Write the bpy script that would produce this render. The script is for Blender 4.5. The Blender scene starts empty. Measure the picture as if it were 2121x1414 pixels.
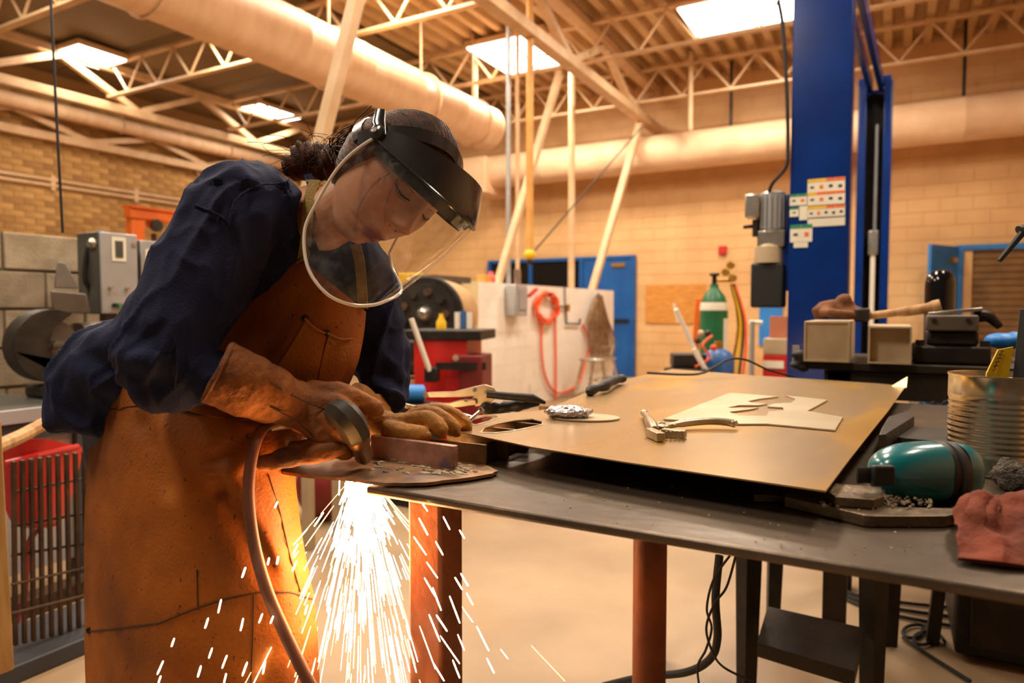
import bpy, bmesh, math, random
import numpy as np
from mathutils import Vector, Matrix, noise
random.seed(7)
S = bpy.context.scene
COL = S.collection
PI = math.pi
# ------------------------------------------------------------------ camera, world, lights, exposure
CAMZ, YAW, PITCH = 1.2, math.radians(28.9), math.radians(-2.7)
FPX = 1414.0
cam_d = bpy.data.cameras.new('camera'); cam = bpy.data.objects.new('camera', cam_d); COL.objects.link(cam)
cam.location = (0, 0, CAMZ); cam.rotation_euler = (PI/2 + PITCH, 0, YAW)
cam_d.sensor_width = 36; cam_d.lens = 36*FPX/2121; cam_d.clip_start = .02; cam_d.clip_end = 100
cam_d.dof.use_dof = True; cam_d.dof.focus_distance = 1.22; cam_d.dof.aperture_fstop = 3.2
S.camera = cam
w = bpy.data.worlds.new('world'); S.world = w; w.use_nodes = True
w.node_tree.nodes['Background'].inputs[0].default_value = (1, .8, .58, 1)
w.node_tree.nodes['Background'].inputs[1].default_value = .10
LAMP_COL = (1, .86, .68)
LAMP_W = 132
def ceiling_lamp(x, y, wt=LAMP_W):
    l = bpy.data.lights.new('ceiling_lamp', 'AREA'); l.shape = 'RECTANGLE'; l.size = .6; l.size_y = 1.2
    l.energy = wt; l.color = LAMP_COL
    o = bpy.data.objects.new('ceiling_lamp', l); o.location = (x, y, 4.84); COL.objects.link(o); return o
for x in (-7.6, -4.7, -1.7, 1.3):
    for y in (5.9, 2.8): ceiling_lamp(x, y, LAMP_W*(.6 if x > 1 and y < 3 else 1))
for x in (-4.7, -1.7): ceiling_lamp(x, -.6, LAMP_W*.85)
S.view_settings.view_transform = 'Standard'; S.view_settings.look = 'None'
S.view_settings.exposure = 0.0; S.view_settings.gamma = 1; S.view_settings.use_curve_mapping = False
# ------------------------------------------------------------------ helpers
RV = Vector((math.cos(YAW), math.sin(YAW), 0))
FV = Vector((-math.sin(YAW)*math.cos(PITCH), math.cos(YAW)*math.cos(PITCH), math.sin(PITCH)))
UV_ = RV.cross(FV)
CP = Vector((0, 0, CAMZ))
def at(px, py, d=None, X=None, Y=None, Z=None):
    r = FV + RV*((px-1060.5)/FPX) + UV_*((707-py)/FPX)
    if d is not None: return CP + r*d
    if X is not None: return CP + r*(X/r.x)
    if Y is not None: return CP + r*(Y/r.y)
    return CP + r*((Z-CAMZ)/r.z)
def cv(r, u, f): return RV*r + UV_*u + FV*f
def lin(c):
    return tuple(((x/255)/12.92 if x <= 10 else (((x/255)+.055)/1.055)**2.4) for x in c)
WM = {}
def wm(o): return WM.get(o.name, Matrix.Identity(4)) if o else Matrix.Identity(4)
class MB:
    def __init__(s): s.v = []; s.f = []
    def add(s, vs, fs):
        n = len(s.v); s.v += [Vector(p) for p in vs]; s.f += [tuple(i+n for i in f) for f in fs]; return s
    def box(s, c, size, rot=None):
        c = Vector(c); hx, hy, hz = [k/2 for k in size]
        m = rot if isinstance(rot, Matrix) else (Matrix.Rotation(rot, 3, 'Z') if rot else Matrix.Identity(3))
        vs = [c + m @ Vector((x, y, z)) for x in (-hx, hx) for y in (-hy, hy) for z in (-hz, hz)]
        return s.add(vs, [(0,1,3,2),(4,6,7,5),(0,4,5,1),(2,3,7,6),(0,2,6,4),(1,5,7,3)])
    def bb(s, x0, x1, y0, y1, z0, z1): return s.box(((x0+x1)/2, (y0+y1)/2, (z0+z1)/2), (x1-x0, y1-y0, z1-z0))
    def beam(s, p0, p1, w_, h_, up=(0,0,1)):
        p0, p1 = Vector(p0), Vector(p1); t = (p1-p0); L = t.length; t.normalize()
        u = Vector(up); sd = t.cross(u)
        if sd.length < 1e-4: sd = t.cross(Vector((1,0,0)))
        sd.normalize(); u = sd.cross(t)
        return s.box((p0+p1)/2, (w_, L, h_), Matrix((sd, t, u)).transposed())
    def tube(s, path, r, n=8, caps=True, closed=False, flat=None, ref=None):
        P = [Vector(p) for p in path]; k = len(P)
        R = r if isinstance(r, (list, tuple)) else [r]*k
        vs = []; prev = Vector(ref) if ref is not None else None
        for i, p in enumerate(P):
            if closed: t = P[(i+1) % k] - P[i-1]
            else: t = P[min(i+1, k-1)] - P[max(i-1, 0)]
            if t.length < 1e-9: t = Vector((0,0,1))
            t.normalize()
            if prev is None:
                prev = t.cross(Vector((0,0,1)))
                if prev.length < 1e-3: prev = t.cross(Vector((1,0,0)))
            a = prev - t*prev.dot(t)
            if a.length < 1e-6: a = t.orthogonal()
            a.normalize(); b = t.cross(a); prev = a
            ra, rb = (R[i] if isinstance(R[i], (list, tuple)) else (R[i], R[i]*(flat or 1)))
            for j in range(n):
                q = 2*PI*j/n; vs.append(p + a*(ra*math.cos(q)) + b*(rb*math.sin(q)))
        fs = []
        for i in range(k if closed else k-1):
            for j in range(n):
                i2 = (i+1) % k
                fs.append((i*n+j, i*n+(j+1) % n, i2*n+(j+1) % n, i2*n+j))
        if caps and not closed:
            fs.append(tuple(range(n-1, -1, -1))); fs.append(tuple((k-1)*n+j for j in range(n)))
        return s.add(vs, fs)
    def cyl(s, p0, p1, r0, r1=None, n=16, caps=True): return s.tube([p0, p1], [r0, r0 if r1 is None else r1], n, caps)
    def lathe(s, prof, c=(0,0,0), n=32, m=None, cap=True):
        m = m or Matrix.Identity(3); c = Vector(c); vs = []; fs = []
        for r, z in prof:
            for j in range(n):
                q = 2*PI*j/n; vs.append(c + m @ Vector((r*math.cos(q), r*math.sin(q), z)))
        for i in range(len(prof)-1):
            for j in range(n): fs.append((i*n+j, i*n+(j+1) % n, (i+1)*n+(j+1) % n, (i+1)*n+j))
        if cap:
            if prof[0][0] > 1e-5: fs.append(tuple(range(n-1, -1, -1)))
            if prof[-1][0] > 1e-5: fs.append(tuple((len(prof)-1)*n+j for j in range(n)))
        return s.add(vs, fs)
    def prism(s, poly, z0, z1, m=None, c=(0,0,0)):
        m = m or Matrix.Identity(3); c = Vector(c); n = len(poly)
        vs = [c + m @ Vector((x, y, z0)) for x, y in poly] + [c + m @ Vector((x, y, z1)) for x, y in poly]
        fs = [tuple(range(n-1, -1, -1)), tuple(range(n, 2*n))] + [(i, (i+1) % n, n+(i+1) % n, n+i) for i in range(n)]
        return s.add(vs, fs)
    def ell(s, c, r, m=None, n=20, k=12):
        m = m or Matrix.Identity(3); c = Vector(c); vs = [c + m @ Vector((0, 0, -r[2]))]; fs = []
        for i in range(1, k):
            th = -PI/2 + PI*i/k
            for j in range(n):
                q = 2*PI*j/n
                vs.append(c + m @ Vector((r[0]*math.cos(th)*math.cos(q), r[1]*math.cos(th)*math.sin(q), r[2]*math.sin(th))))
        vs.append(c + m @ Vector((0, 0, r[2])))
        for j in range(n):
            fs.append((0, 1+(j+1) % n, 1+j)); fs.append((len(vs)-1, 1+(k-2)*n+j, 1+(k-2)*n+(j+1) % n))
        for i in range(k-2):
            for j in range(n): fs.append((1+i*n+j, 1+i*n+(j+1) % n, 1+(i+1)*n+(j+1) % n, 1+(i+1)*n+j))
        return s.add(vs, fs)
    def sheet(s, G, th=0, wrap=False):
        # G: rows of points; th: thickness along the vertex normals (closed sheet)
        nr, nc = len(G), len(G[0]); P = [[Vector(p) for p in r] for r in G]
        if th == 0:
            return s.add([p for r in P for p in r], [(i*nc+j, i*nc+j+1, (i+1)*nc+j+1, (i+1)*nc+j) for i in range(nr-1) for j in range(nc-1)])
        vs = [p for r in P for p in r]; b = []
        for i in range(nr):
            for j in range(nc):
                du = P[i][min(j+1, nc-1)] - P[i][max(j-1, 0)]; dv = P[min(i+1, nr-1)][j] - P[max(i-1, 0)][j]
                nn = du.cross(dv); nn.normalize(); b.append(P[i][j] - nn*th)
        N = nr*nc; fs = []
        for i in range(nr-1):
            for j in range(nc-1):
                q = (i*nc+j, i*nc+j+1, (i+1)*nc+j+1, (i+1)*nc+j)
                fs.append(q); fs.append(tuple(k+N for k in reversed(q)))
        edge = [j for j in range(nc)] + [i*nc+nc-1 for i in range(1, nr)] + [(nr-1)*nc+j for j in range(nc-2, -1, -1)] + [i*nc for i in range(nr-2, 0, -1)]
        for i in range(len(edge)):
            a, c = edge[i], edge[(i+1) % len(edge)]; fs.append((c, a, a+N, c+N))
        return s.add(vs+b, fs)
    def build(s, name, mat, parent=None, smooth=True, ang=35, bevel=0, local=False, seg=2):
        me = bpy.data.meshes.new(name)
        o = bpy.data.objects.new(name, me); COL.objects.link(o)
        V = s.v
        if parent is None:
            if not local:
                lo = [min(p[k] for p in V) for k in range(3)]; hi = [max(p[k] for p in V) for k in range(3)]
                c = Vector(((lo[0]+hi[0])/2, (lo[1]+hi[1])/2, lo[2]))
                o.location = c; V = [p - c for p in V]; WM[o.name] = Matrix.Translation(c)
        else:
            if not local:
                im = wm(parent).inverted(); V = [im @ p for p in V]
            o.parent = parent; WM[o.name] = wm(parent)
        me.from_pydata([tuple(p) for p in V], [], s.f); me.update()
        if smooth:
            me.polygons.foreach_set('use_smooth', [True]*len(me.polygons))
            try: me.set_sharp_from_angle(angle=math.radians(ang))
            except Exception: pass
        if mat: me.materials.append(mat)
        if bevel:
            b = o.modifiers.new('bevel', 'BEVEL'); b.width = bevel; b.segments = seg; b.limit_method = 'ANGLE'; b.angle_limit = math.radians(40)
        return o
def tag(o, label=None, cat=None, group=None, kind=None):
    if label: o['label'] = label
    if cat: o['category'] = cat
    if group: o['group'] = group
    if kind: o['kind'] = kind
    return o
def thing(name, label, cat, loc=(0,0,0), rz=0, group=None):
    o = bpy.data.objects.new(name, None); COL.objects.link(o); o.empty_display_size = .05
    o.location = loc; o.rotation_euler = (0, 0, rz)
    WM[o.name] = Matrix.Translation(Vector(loc)) @ Matrix.Rotation(rz, 4, 'Z')
    return tag(o, label, cat, group)
def struct(name, mb, mat, **k):
    o = mb.build(name, mat, **k); o['kind'] = 'structure'; return o
def sstruct(name, loc=(0,0,0)):
    o = bpy.data.objects.new(name, None); COL.objects.link(o); o.location = loc; WM[o.name] = Matrix.Translation(Vector(loc)); o['kind'] = 'structure'; return o
def cptree(o, parent=None):
    c = o.copy(); COL.objects.link(c); c.parent = parent
    for ch in [q for q in ALLCH(o)]: cptree(ch, c)
    return c
def ALLCH(o): return [q for q in list(bpy.data.objects) if q.parent == o]
def evalmesh(o):
    dg = bpy.context.evaluated_depsgraph_get(); dg.update()
    me = bpy.data.meshes.new_from_object(o.evaluated_get(dg)); return me
def remesh(o, vox, it=6, fac=.5, sub=0):
    mats = list(o.data.materials)
    m = o.modifiers.new('r', 'REMESH'); m.mode = 'VOXEL'; m.voxel_size = vox; m.use_smooth_shade = True
    if it: s = o.modifiers.new('s', 'SMOOTH'); s.factor = fac; s.iterations = it
    me = evalmesh(o); o.modifiers.clear(); old = o.data; o.data = me
    me.materials.clear()
    for q in mats: me.materials.append(q)
    me.polygons.foreach_set('use_smooth', [True]*len(me.polygons)); me.update(); return o
def displace(o, fn):
    me = o.data; n = len(me.vertices)
    co = np.empty(n*3); me.vertices.foreach_get('co', co); no = np.empty(n*3); me.vertex_normals.foreach_get('vector', no)
    co = co.reshape(-1, 3); no = no.reshape(-1, 3); M_ = wm(o)
    out = co.copy()
    for i in range(n):
        out[i] += no[i]*fn(M_ @ Vector(co[i]), Vector(no[i]))
    me.vertices.foreach_set('co', out.ravel()); me.update()
def crom(P, n):
    # Catmull-Rom through points -> n samples
    P = [Vector(p) for p in P]; k = len(P); out = []
    for i in range(n):
        t = i/(n-1)*(k-1); j = min(int(t), k-2); f = t-j
        p0, p1, p2, p3 = P[max(j-1,0)], P[j], P[j+1], P[min(j+2,k-1)]
        out.append(.5*((2*p1) + (p2-p0)*f + (2*p0-5*p1+4*p2-p3)*f*f + (3*p1-p0-3*p2+p3)*f*f*f))
    return out
def surf(rows, nu, nv):
    # rows of control points (same count) -> nv x nu grid
    R = [crom(r, nu) for r in rows]
    C = [crom([R[i][j] for i in range(len(R))], nv) for j in range(nu)]
    return [[C[j][i] for j in range(nu)] for i in range(nv)]
def lerp1(xs, ys, x):
    return float(np.interp(x, xs, ys))
def smooth01(x):
    x = max(0., min(1., x)); return x*x*(3-2*x)
# ------------------------------------------------------------------ materials (all procedural)
MATS = {}
def pm(name, c1, c2=None, scale=8, rough=.6, metal=0, bump=0, bscale=None, spec=.5, detail=6, stretch=(1,1,1), lo=.35, hi=.65, coat=0, rvar=0, sheen=0, c3=None, s3=40, lo3=.62, hi3=.7):
    m = bpy.data.materials.new(name); m.use_nodes = True; nt = m.node_tree; N = nt.nodes; L = nt.links
    b = N['Principled BSDF']; b.inputs['Roughness'].default_value = rough; b.inputs['Metallic'].default_value = metal
    b.inputs['Specular IOR Level'].default_value = spec
    if coat: b.inputs['Coat Weight'].default_value = coat; b.inputs['Coat Roughness'].default_value = .1
    if sheen: b.inputs['Sheen Weight'].default_value = sheen; b.inputs['Sheen Roughness'].default_value = .5
    c1 = lin(c1); b.inputs['Base Color'].default_value = (*c1, 1)
    tc = N.new('ShaderNodeTexCoord'); mp = N.new('ShaderNodeMapping'); mp.inputs['Scale'].default_value = stretch
    L.new(tc.outputs['Object'], mp.inputs['Vector'])
    def nz(sc, dt=detail):
        n = N.new('ShaderNodeTexNoise'); n.inputs['Scale'].default_value = sc; n.inputs['Detail'].default_value = dt; L.new(mp.outputs[0], n.inputs['Vector']); return n
    if c2 is not None:
        n = nz(scale); r = N.new('ShaderNodeValToRGB'); L.new(n.outputs['Fac'], r.inputs[0])
        r.color_ramp.elements[0].position = lo; r.color_ramp.elements[1].position = hi
        r.color_ramp.elements[0].color = (*c1, 1); r.color_ramp.elements[1].color = (*lin(c2), 1)
        out = r.outputs[0]
        if c3 is not None:
            n3 = nz(s3, 3); mr = N.new('ShaderNodeMapRange'); mr.inputs[1].default_value = lo3; mr.inputs[2].default_value = hi3
            L.new(n3.outputs['Fac'], mr.inputs[0]); mx = N.new('ShaderNodeMix'); mx.data_type = 'RGBA'
            L.new(mr.outputs[0], mx.inputs[0]); L.new(out, mx.inputs[6]); mx.inputs[7].default_value = (*lin(c3), 1); out = mx.outputs[2]
        L.new(out, b.inputs['Base Color'])
        if rvar:
            mr = N.new('ShaderNodeMapRange'); mr.inputs[3].default_value = rough-rvar; mr.inputs[4].default_value = rough+rvar
            L.new(n.outputs['Fac'], mr.inputs[0]); L.new(mr.outputs[0], b.inputs['Roughness'])
    if bump:
        n = nz(bscale or scale*4); bp = N.new('ShaderNodeBump'); bp.inputs['Strength'].default_value = bump; bp.inputs['Distance'].default_value = .01
        L.new(n.outputs['Fac'], bp.inputs['Height']); L.new(bp.outputs[0], b.inputs['Normal'])
    MATS[name] = m; return m
def emit(name, c, st):
    m = bpy.data.materials.new(name); m.use_nodes = True; nt = m.node_tree
    for n in list(nt.nodes):
        if n.type == 'BSDF_PRINCIPLED': nt.nodes.remove(n)
    e = nt.nodes.new('ShaderNodeEmission'); e.inputs[0].default_value = (*c, 1); e.inputs[1].default_value = st
    nt.links.new(e.outputs[0], nt.nodes['Material Output'].inputs[0]); return m
m_concrete = pm('floor_concrete', (176,148,116), (148,122,92), 1.3, .45, bump=.08, bscale=60, rvar=.12, c3=(168,130,86), s3=1.6, lo3=.62, hi3=.85)
m_joint = pm('floor_joint', (70,55,40), rough=.9)
m_cream = pm('cream_block_paint', (224,180,124), (210,164,110), 1.6, .55, bump=.1, bscale=70)
m_mortar = pm('cream_mortar', (204,160,108), rough=.8)
m_brick = [pm('tan_brick', (186,142,82), (160,120,68), 3, .8, bump=.3, bscale=60), pm('pale_brick', (198,154,94), (176,134,78), 3, .8, bump=.3, bscale=60), pm('brown_brick', (170,126,72), (150,110,62), 3, .8, bump=.3, bscale=60)]
m_bmort = pm('brick_mortar', (168,130,84), rough=.9)
m_grey_block = [pm('grey_block', (178,160,134), (150,132,108), 9, .85, bump=.5, bscale=90), pm('grey_block_dark', (162,144,120), (136,120,98), 9, .85, bump=.5, bscale=90)]
m_gmort = pm('grey_mortar', (104,90,72), rough=.95)
m_deck = pm('deck_paint', (208,174,128), (192,156,110), 2, .6)
m_dark_panel = pm('roof_panel', (132,108,74), (116,94,62), .8, .7)
m_steelpaint = pm('cream_steel_paint', (216,182,142), (200,162,120), 5, .5)
m_duct = pm('duct_paint', (238,202,164), (226,186,146), 3, .5, bump=.1, bscale=6, stretch=(1,3,1))
m_blue = pm('blue_paint', (4,46,120), (3,38,104), 3, .22, spec=.4)
m_bluedoor = pm('blue_door_paint', (14,88,160), (10,74,142), 3, .4)
m_lightblue = pm('light_blue_paint', (42,128,206), (34,112,188), 3, .45)
m_black = pm('black_rubber', (18,17,17), rough=.6)
m_blackmetal = pm('black_steel', (30,27,25), (48,40,34), 12, .5, .5, bump=.15, bscale=60)
m_darkbench = pm('dark_bench_steel', (38,31,25), (58,46,34), 7, .5, .4, bump=.15, bscale=50)
m_plywood = pm('plywood', (216,150,66), (190,122,46), 6, .6, stretch=(1,1,6))
m_white = pm('white_paint', (246,238,228), (234,224,210), 2.4, .6, bump=.1, bscale=40, c3=(206,186,160), s3=3.5, lo3=.64, hi3=.8)
m_tubepaint = pm('white_tube', (236,226,210), rough=.4)
m_grey_enamel = pm('grey_enamel', (176,176,176), (160,160,160), 4, .3, .3)
m_darkgrey = pm('dark_grey_enamel', (84,84,78), (70,70,66), 4, .4, .2)
m_castiron = pm('cast_iron', (58,52,47), (40,36,32), 9, .45, .4, bump=.2, bscale=40)
m_guard = pm('grinder_guard', (104,92,80), (84,74,64), 6, .5, .3)
m_orange = pm('orange_paint', (232,112,22), (212,96,14), 4, .45)
m_red = pm('red_paint', (204,34,26), (176,24,20), 3, .4)
m_darkred = pm('dark_red', (124,22,18), (96,16,14), 3, .5)
m_yellow = pm('yellow_paint', (236,190,30), (220,170,20), 4, .5)
m_chrome = pm('bright_steel', (205,198,188), (170,162,150), 10, .28, .9, rvar=.08)
m_tool = pm('tool_steel', (196,182,158), (160,144,118), 14, .33, .85, rvar=.1)
m_rust = pm('rust_bar', (92,66,44), (60,44,32), 10, .7, .4, bump=.3, bscale=60)
m_wood = pm('worn_wood', (198,156,104), (156,112,66), 5, .6, stretch=(6,6,1.2))
m_plank = pm('plank_wood', (206,162,98), (178,130,72), 4, .6, stretch=(8,8,1), bump=.15, bscale=20)
m_green = pm('green_cylinder_paint', (24,104,62), (18,86,50), 4, .4)
m_label = pm('paper_label', (232,226,208), (220,212,192), 5, .6)
m_ink = pm('dark_print', (40,38,36), rough=.7)
m_inkgreen = pm('green_print', (40,130,90), rough=.7)
m_inkorange = pm('orange_print', (230,110,40), rough=.7)
m_hoseorange = pm('orange_hose', (232,92,44), rough=.5)
m_rope = pm('brown_cable', (150,118,84), (120,90,60), 20, .8)
m_brass = pm('brass', (210,160,60), (180,130,40), 10, .35, .8)
m_tank = pm('blue_tank_paint', (60,108,170), (44,88,150), 4, .4)
m_cloudy = pm('cloudy_plastic', (190,170,140), (170,150,120), 4, .35)
m_lamp = emit('lamp_diffuser', (1, .95, .86), 9)
m_pink = pm('pink_plastic', (230,90,90), rough=.5)
# ================================================================== THE SETTING
YB, XL, XR, ZC = 11.6, -12.0, 4.5, 5.0
fl = struct('floor', MB().bb(XL-.3, XR+.3, -3, YB+.3, -.12, -.012), m_joint)
for y0, y1 in ((-3, 3.42), (3.435, YB)):
    MB().bb(XL, XR, y0, y1, -.012, 0).build('slab', m_concrete, fl)
# back wall: cream painted block, each block proud of its joint
wb = struct('wall_back', MB().bb(XL-.3, XR+.3, YB, YB+.3, 0, ZC+.2), m_mortar)
mb = MB(); r = 0; z = 0.
while z < ZC-.05:
    x = XL - (.2 if r % 2 else 0)
    while x < XR:
        x0, x1 = max(x+.004, XL), min(x+.396, XR)
        if x1 > x0: mb.bb(x0, x1, YB-.006, YB+.01, z+.004, z+.196)
        x += .4
    z += .2; r += 1
bo = mb.build('blocks', m_cream, wb, smooth=False); bo['kind'] = 'stuff'
struct('wall_right', MB().bb(XR, XR+.2, -3, YB+.3, 0, ZC+.2), m_cream)
# left wall: tan brick. The 300 bricks that show largest are single, the rest is one mesh
wl = struct('wall_left', MB().bb(XL-.3, XL, -3, YB+.3, 0, ZC+.2), m_bmort)
def brick_mesh(n, m):
    o = MB().box((0,0,0), (.02, .292, .092)).build(n, m, wl, local=True, smooth=False); return o
protos = [brick_mesh('brick', m) for m in m_brick]; used = [0, 0, 0]
single = []; rest = MB()
r = 0; z = .05
while z < 4.75:
    y = 1.0 - (.15 if r % 2 else 0)
    while y < YB-.15:
        p = Vector((XL, y+.15, z+.05))
        dpt = (p-CP).dot(FV); px = 1060 + FPX*(p-CP).dot(RV)/dpt; py = 707 - FPX*(p-CP).dot(UV_)/dpt
        vis = -10 < px < 420 and 190 < py < 485
        if vis: single.append((dpt, p))
        else: rest.box(p + Vector((.004, 0, 0)), (.02, .292, .092))
        y += .3
    z += .1; r += 1
single.sort(key=lambda t: t[0])
for dpt, p in single[300:]: rest.box(p + Vector((.004,0,0)), (.02, .292, .092))
iw = wm(wl).inverted()
for dpt, p in single[:300]:
    k = random.choice((0, 0, 1, 1, 2)); q = protos[k]
    if used[k]: q = protos[k].copy(); COL.objects.link(q)
    used[k] = 1
    q.location = iw @ (p + Vector((.004+random.uniform(-.003, .003), 0, 0)))
ro = rest.build('bricks', m_brick[0], wl, smooth=False); ro['kind'] = 'stuff'
# ceiling: corrugated deck over the main bay, flat panels over the left bay
ce = struct('ceiling', MB().bb(XL-.3, XR+.3, -3, YB+.3, ZC+.15, ZC+.28), m_dark_panel)
mb = MB(); prof = []; x = -6.4
while x < XR:
    prof += [(x, ZC+.13), (x+.10, ZC+.13), (x+.125, ZC), (x+.22, ZC)]; x += .245
n = len(prof); vs = [(a, y, b) for y in (1.0, YB) for a, b in prof]
mb.add(vs, [(i, i+1, n+i+1, n+i) for i in range(n-1)]).build('corrugated_deck', m_deck, ce, smooth=False)
for i in range(7):
    y0 = -1 + i*1.8
    MB().bb(XL, -6.42, y0+.01, y0+1.79, ZC+.02, ZC+.06).build('roof_panel', m_dark_panel, ce)
# joists along X
def joist(y, x0, x1, zb=4.45, zt=4.93):
    t = sstruct('roof_joist', (0, y, 0))
    c = MB(); c.bb(x0, x1, y-.045, y+.045, zt-.03, zt); c.build('top_chord', m_steelpaint, t)
    c = MB(); c.bb(x0, x1, y-.045, y+.045, zb-.03, zb); c.build('bottom_chord', m_steelpaint, t)
    p = []; x = x0+.1; k = 0
    while x < x1:
        p.append((x, y, zt-.03 if k % 2 == 0 else zb)); x += .36; k += 1
    c = MB()
    for a, b in zip(p, p[1:]): c.cyl(a, b, .016, n=6)
    c.build('web_rod', m_steelpaint, t)
for y in (10.5, 8.45, 6.3, 4.2): joist(y, -10.5, XR)
# girder trusses along Y
def girder(x, y0, y1, zb, zt, w_=.16):
    t = sstruct('roof_girder', (x, 0, 0))
    MB().bb(x-w_/2, x+w_/2, y0, y1, zb, zb+.13).build('bottom_chord', m_steelpaint, t, bevel=.01)
    MB().bb(x-w_/2, x+w_/2, y0, y1, zt-.12, zt).build('top_chord', m_steelpaint, t, bevel=.01)
    y = y0; k = 0
    while y < y1-.8:
        a, b = ((zt-.1, zb+.1) if k % 2 == 0 else (zb+.1, zt-.1))
        MB().beam((x, y, a), (x, y+1.15, b), .09, .09).build('diagonal', m_steelpaint, t); y += 1.15; k += 1
girder(-3.55, 2.2, YB-.05, 4.2, 4.95)
girder(-10.5, 1.0, YB-.05, 4.22, 4.95, .1)
girder(-11.85, 1.0, YB-.05, 3.9, 4.4, .1)
# ------------------------------------------------------------------ doors and openings in the back wall
def door_frame(name, px0, px1, pyt):
    a = at(px0, pyt, Y=YB-.05); b = at(px1, pyt, Y=YB-.05); return a.x, b.x, (a.z+b.z)/2
d1 = sstruct('door_1', (-4.6, YB-.06, 0))
x0, x1, zt = door_frame('d', 1012, 1316, 541); zt = 2.15
MB().bb(x0, x1, YB-.09, YB-.006, zt-.06, zt).build('head', m_bluedoor, d1)
xs = [x0, at(1100, 560, Y=YB-.05).x, at(1205, 560, Y=YB-.05).x, x1]
for xx in (xs[0]+.03, xs[1], xs[2], xs[3]-.03):
    MB().bb(xx-.035, xx+.035, YB-.09, YB-.006, 0, zt-.06).build('jamb', m_bluedoor, d1)
m_glassdark = pm('dark_glass', (24,22,22), rough=.15)
for i in range(2):
    MB().bb(xs[i]+.04, xs[i+1]-.04, YB-.05, YB-.02, 1.0, zt-.07).build('pane', m_glassdark, d1)
    MB().bb(xs[i]+.04, xs[i+1]-.04, YB-.06, YB-.02, 0, 1.0).build('lower_panel', m_bluedoor, d1)
lf = MB().bb(xs[2]+.04, xs[3]-.07, YB-.07, YB-.03, .01, zt-.07).build('leaf', m_bluedoor, d1, bevel=.004)
MB().bb(xs[2]+.1, xs[3]-.1, YB-.11, YB-.07, .98, 1.03).build('push_bar', m_blackmetal, lf)
MB().bb(xs[3]-.42, xs[3]-.18, YB-.10, YB-.07, zt-.2, zt-.14).build('door_closer', m_brass, lf)
d2 = sstruct('door_2', (1.2, YB-.06, 0))
x0 = at(1990, 510, Y=YB-.05).x; x1 = x0+1.9; zt = at(2000, 508, Y=YB-.05).z
MB().bb(x0-.05, x1, YB-.12, YB-.006, zt-.07, zt).build('head', m_lightblue, d2)
MB().bb(x0-.05, x0+.03, YB-.12, YB-.006, 0, zt-.07).build('jamb', m_lightblue, d2)
m_roller = pm('roller_slat', (132,96,52), (112,80,42), 5, .5)
z = 0.02
while z < zt-.15:
    MB().bb(x0+.04, x1, YB-.06, YB-.02, z, z+.088).build('slat', m_roller, d2, bevel=.012); z += .094
MB().bb(x0+.04, x0+.14, YB-.09, YB-.06, 0, zt-.08).build('guide_rail', m_cream, d2)
# leaf standing open towards the room
pl0 = Vector((x0-.05, YB-.12, 0)); pl1 = at(1926, 505, Y=YB-.75); pl1.z = 0
c = MB(); c.beam(pl0+Vector((0,0,zt/2+.005)), pl1+Vector((0,0,zt/2+.005)), .045, zt-.05); lf = c.build('leaf', m_lightblue, d2, bevel=.004)
q = pl0.lerp(pl1, .25); MB().box((q.x, q.y-.05, zt-.22), (.2, .05, .06), -.9).build('door_closer', m_brass, lf)
wd = sstruct('window_1', (-.9, YB-.03, 0))
a = at(1573, 640, Y=YB-.04); b = at(1592, 715, Y=YB-.04)
MB().bb(a.x, a.x+.35, YB-.05, YB-.006, b.z, a.z+.4).build('window_frame', m_lightblue, wd)
# ------------------------------------------------------------------ low grey block wall on the left
gw = sstruct('wall_partition', (-4.05, 2, 0))
gx = -3.95; gtop = 1.6
MB().bb(gx-.19, gx-.008, -.6, 3.9, 0, gtop-.006).build('mortar_core', m_gmort, gw)
gb = MB().box((0,0,0), (.2, .386, .187)).build('block', m_grey_block[0], gw, local=True, bevel=.006)
gb2 = MB().box((0,0,0), (.2, .386, .187)).build('block', m_grey_block[1], gw, local=True, bevel=.006)
ig = wm(gw).inverted(); us = [0, 0]
for r in range(8):
    z = gtop - .1 - .2*r; y = .4 + (.2 if r % 2 else 0)
    while y < 3.9:
        k = random.randint(0, 1); q = (gb, gb2)[k]
        if us[k]: q = q.copy(); COL.objects.link(q)
        us[k] = 1
        q.location = ig @ Vector((gx-.1+random.uniform(-.006, .006), y, z)); y += .4
# ------------------------------------------------------------------ ducts and pipes
def ringed_duct(name, label, p0, p1, r, step=.6, cap=True):
    t = thing(name, label, 'duct', p0)
    p0, p1 = Vector(p0), Vector(p1); L = (p1-p0).length; d = (p1-p0).normalized()
    n = int(L/step); pts = []; rr = []
    for i in range(n+1):
        a = i*L/n
        if i: pts.append(p0+d*(a-.03)); rr.append(r)
        if 0 < i < n: pts.append(p0+d*(a-.015)); rr.append(r*1.018); pts.append(p0+d*a); rr.append(r*1.018)
        if i < n: pts.append(p0+d*(a+.015)); rr.append(r)
    MB().tube(pts, rr, 40, ref=(0,0,1)).build('duct_shell', m_duct, t, ang=50)
    if cap: MB().tube([p1-d*.06, p1+d*.02, p1+d*.05], [r*1.02, r*1.02, r*.93], 40).build('end_cap', m_duct, t, ang=50)
    return t
DX = -5.15
dk = ringed_duct('air_duct', 'fat round cream ceiling duct running diagonally above the welder and ending blind', (DX, 1.2, 3.8), (DX, 8.55, 3.8), .30, .9)
for y in (3.4, 5.4, 7.0, 8.2):
    MB().cyl((DX, y, 4.08), (DX, y, ZC), .014).build('hanger_rod', m_steelpaint, dk)
    MB().tube([(DX+.315*math.cos(a), y, 3.8+.315*math.sin(a)) for a in [i*PI/16 for i in range(33)]], .012, 6).build('hanger_strap', m_duct, dk)
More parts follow.
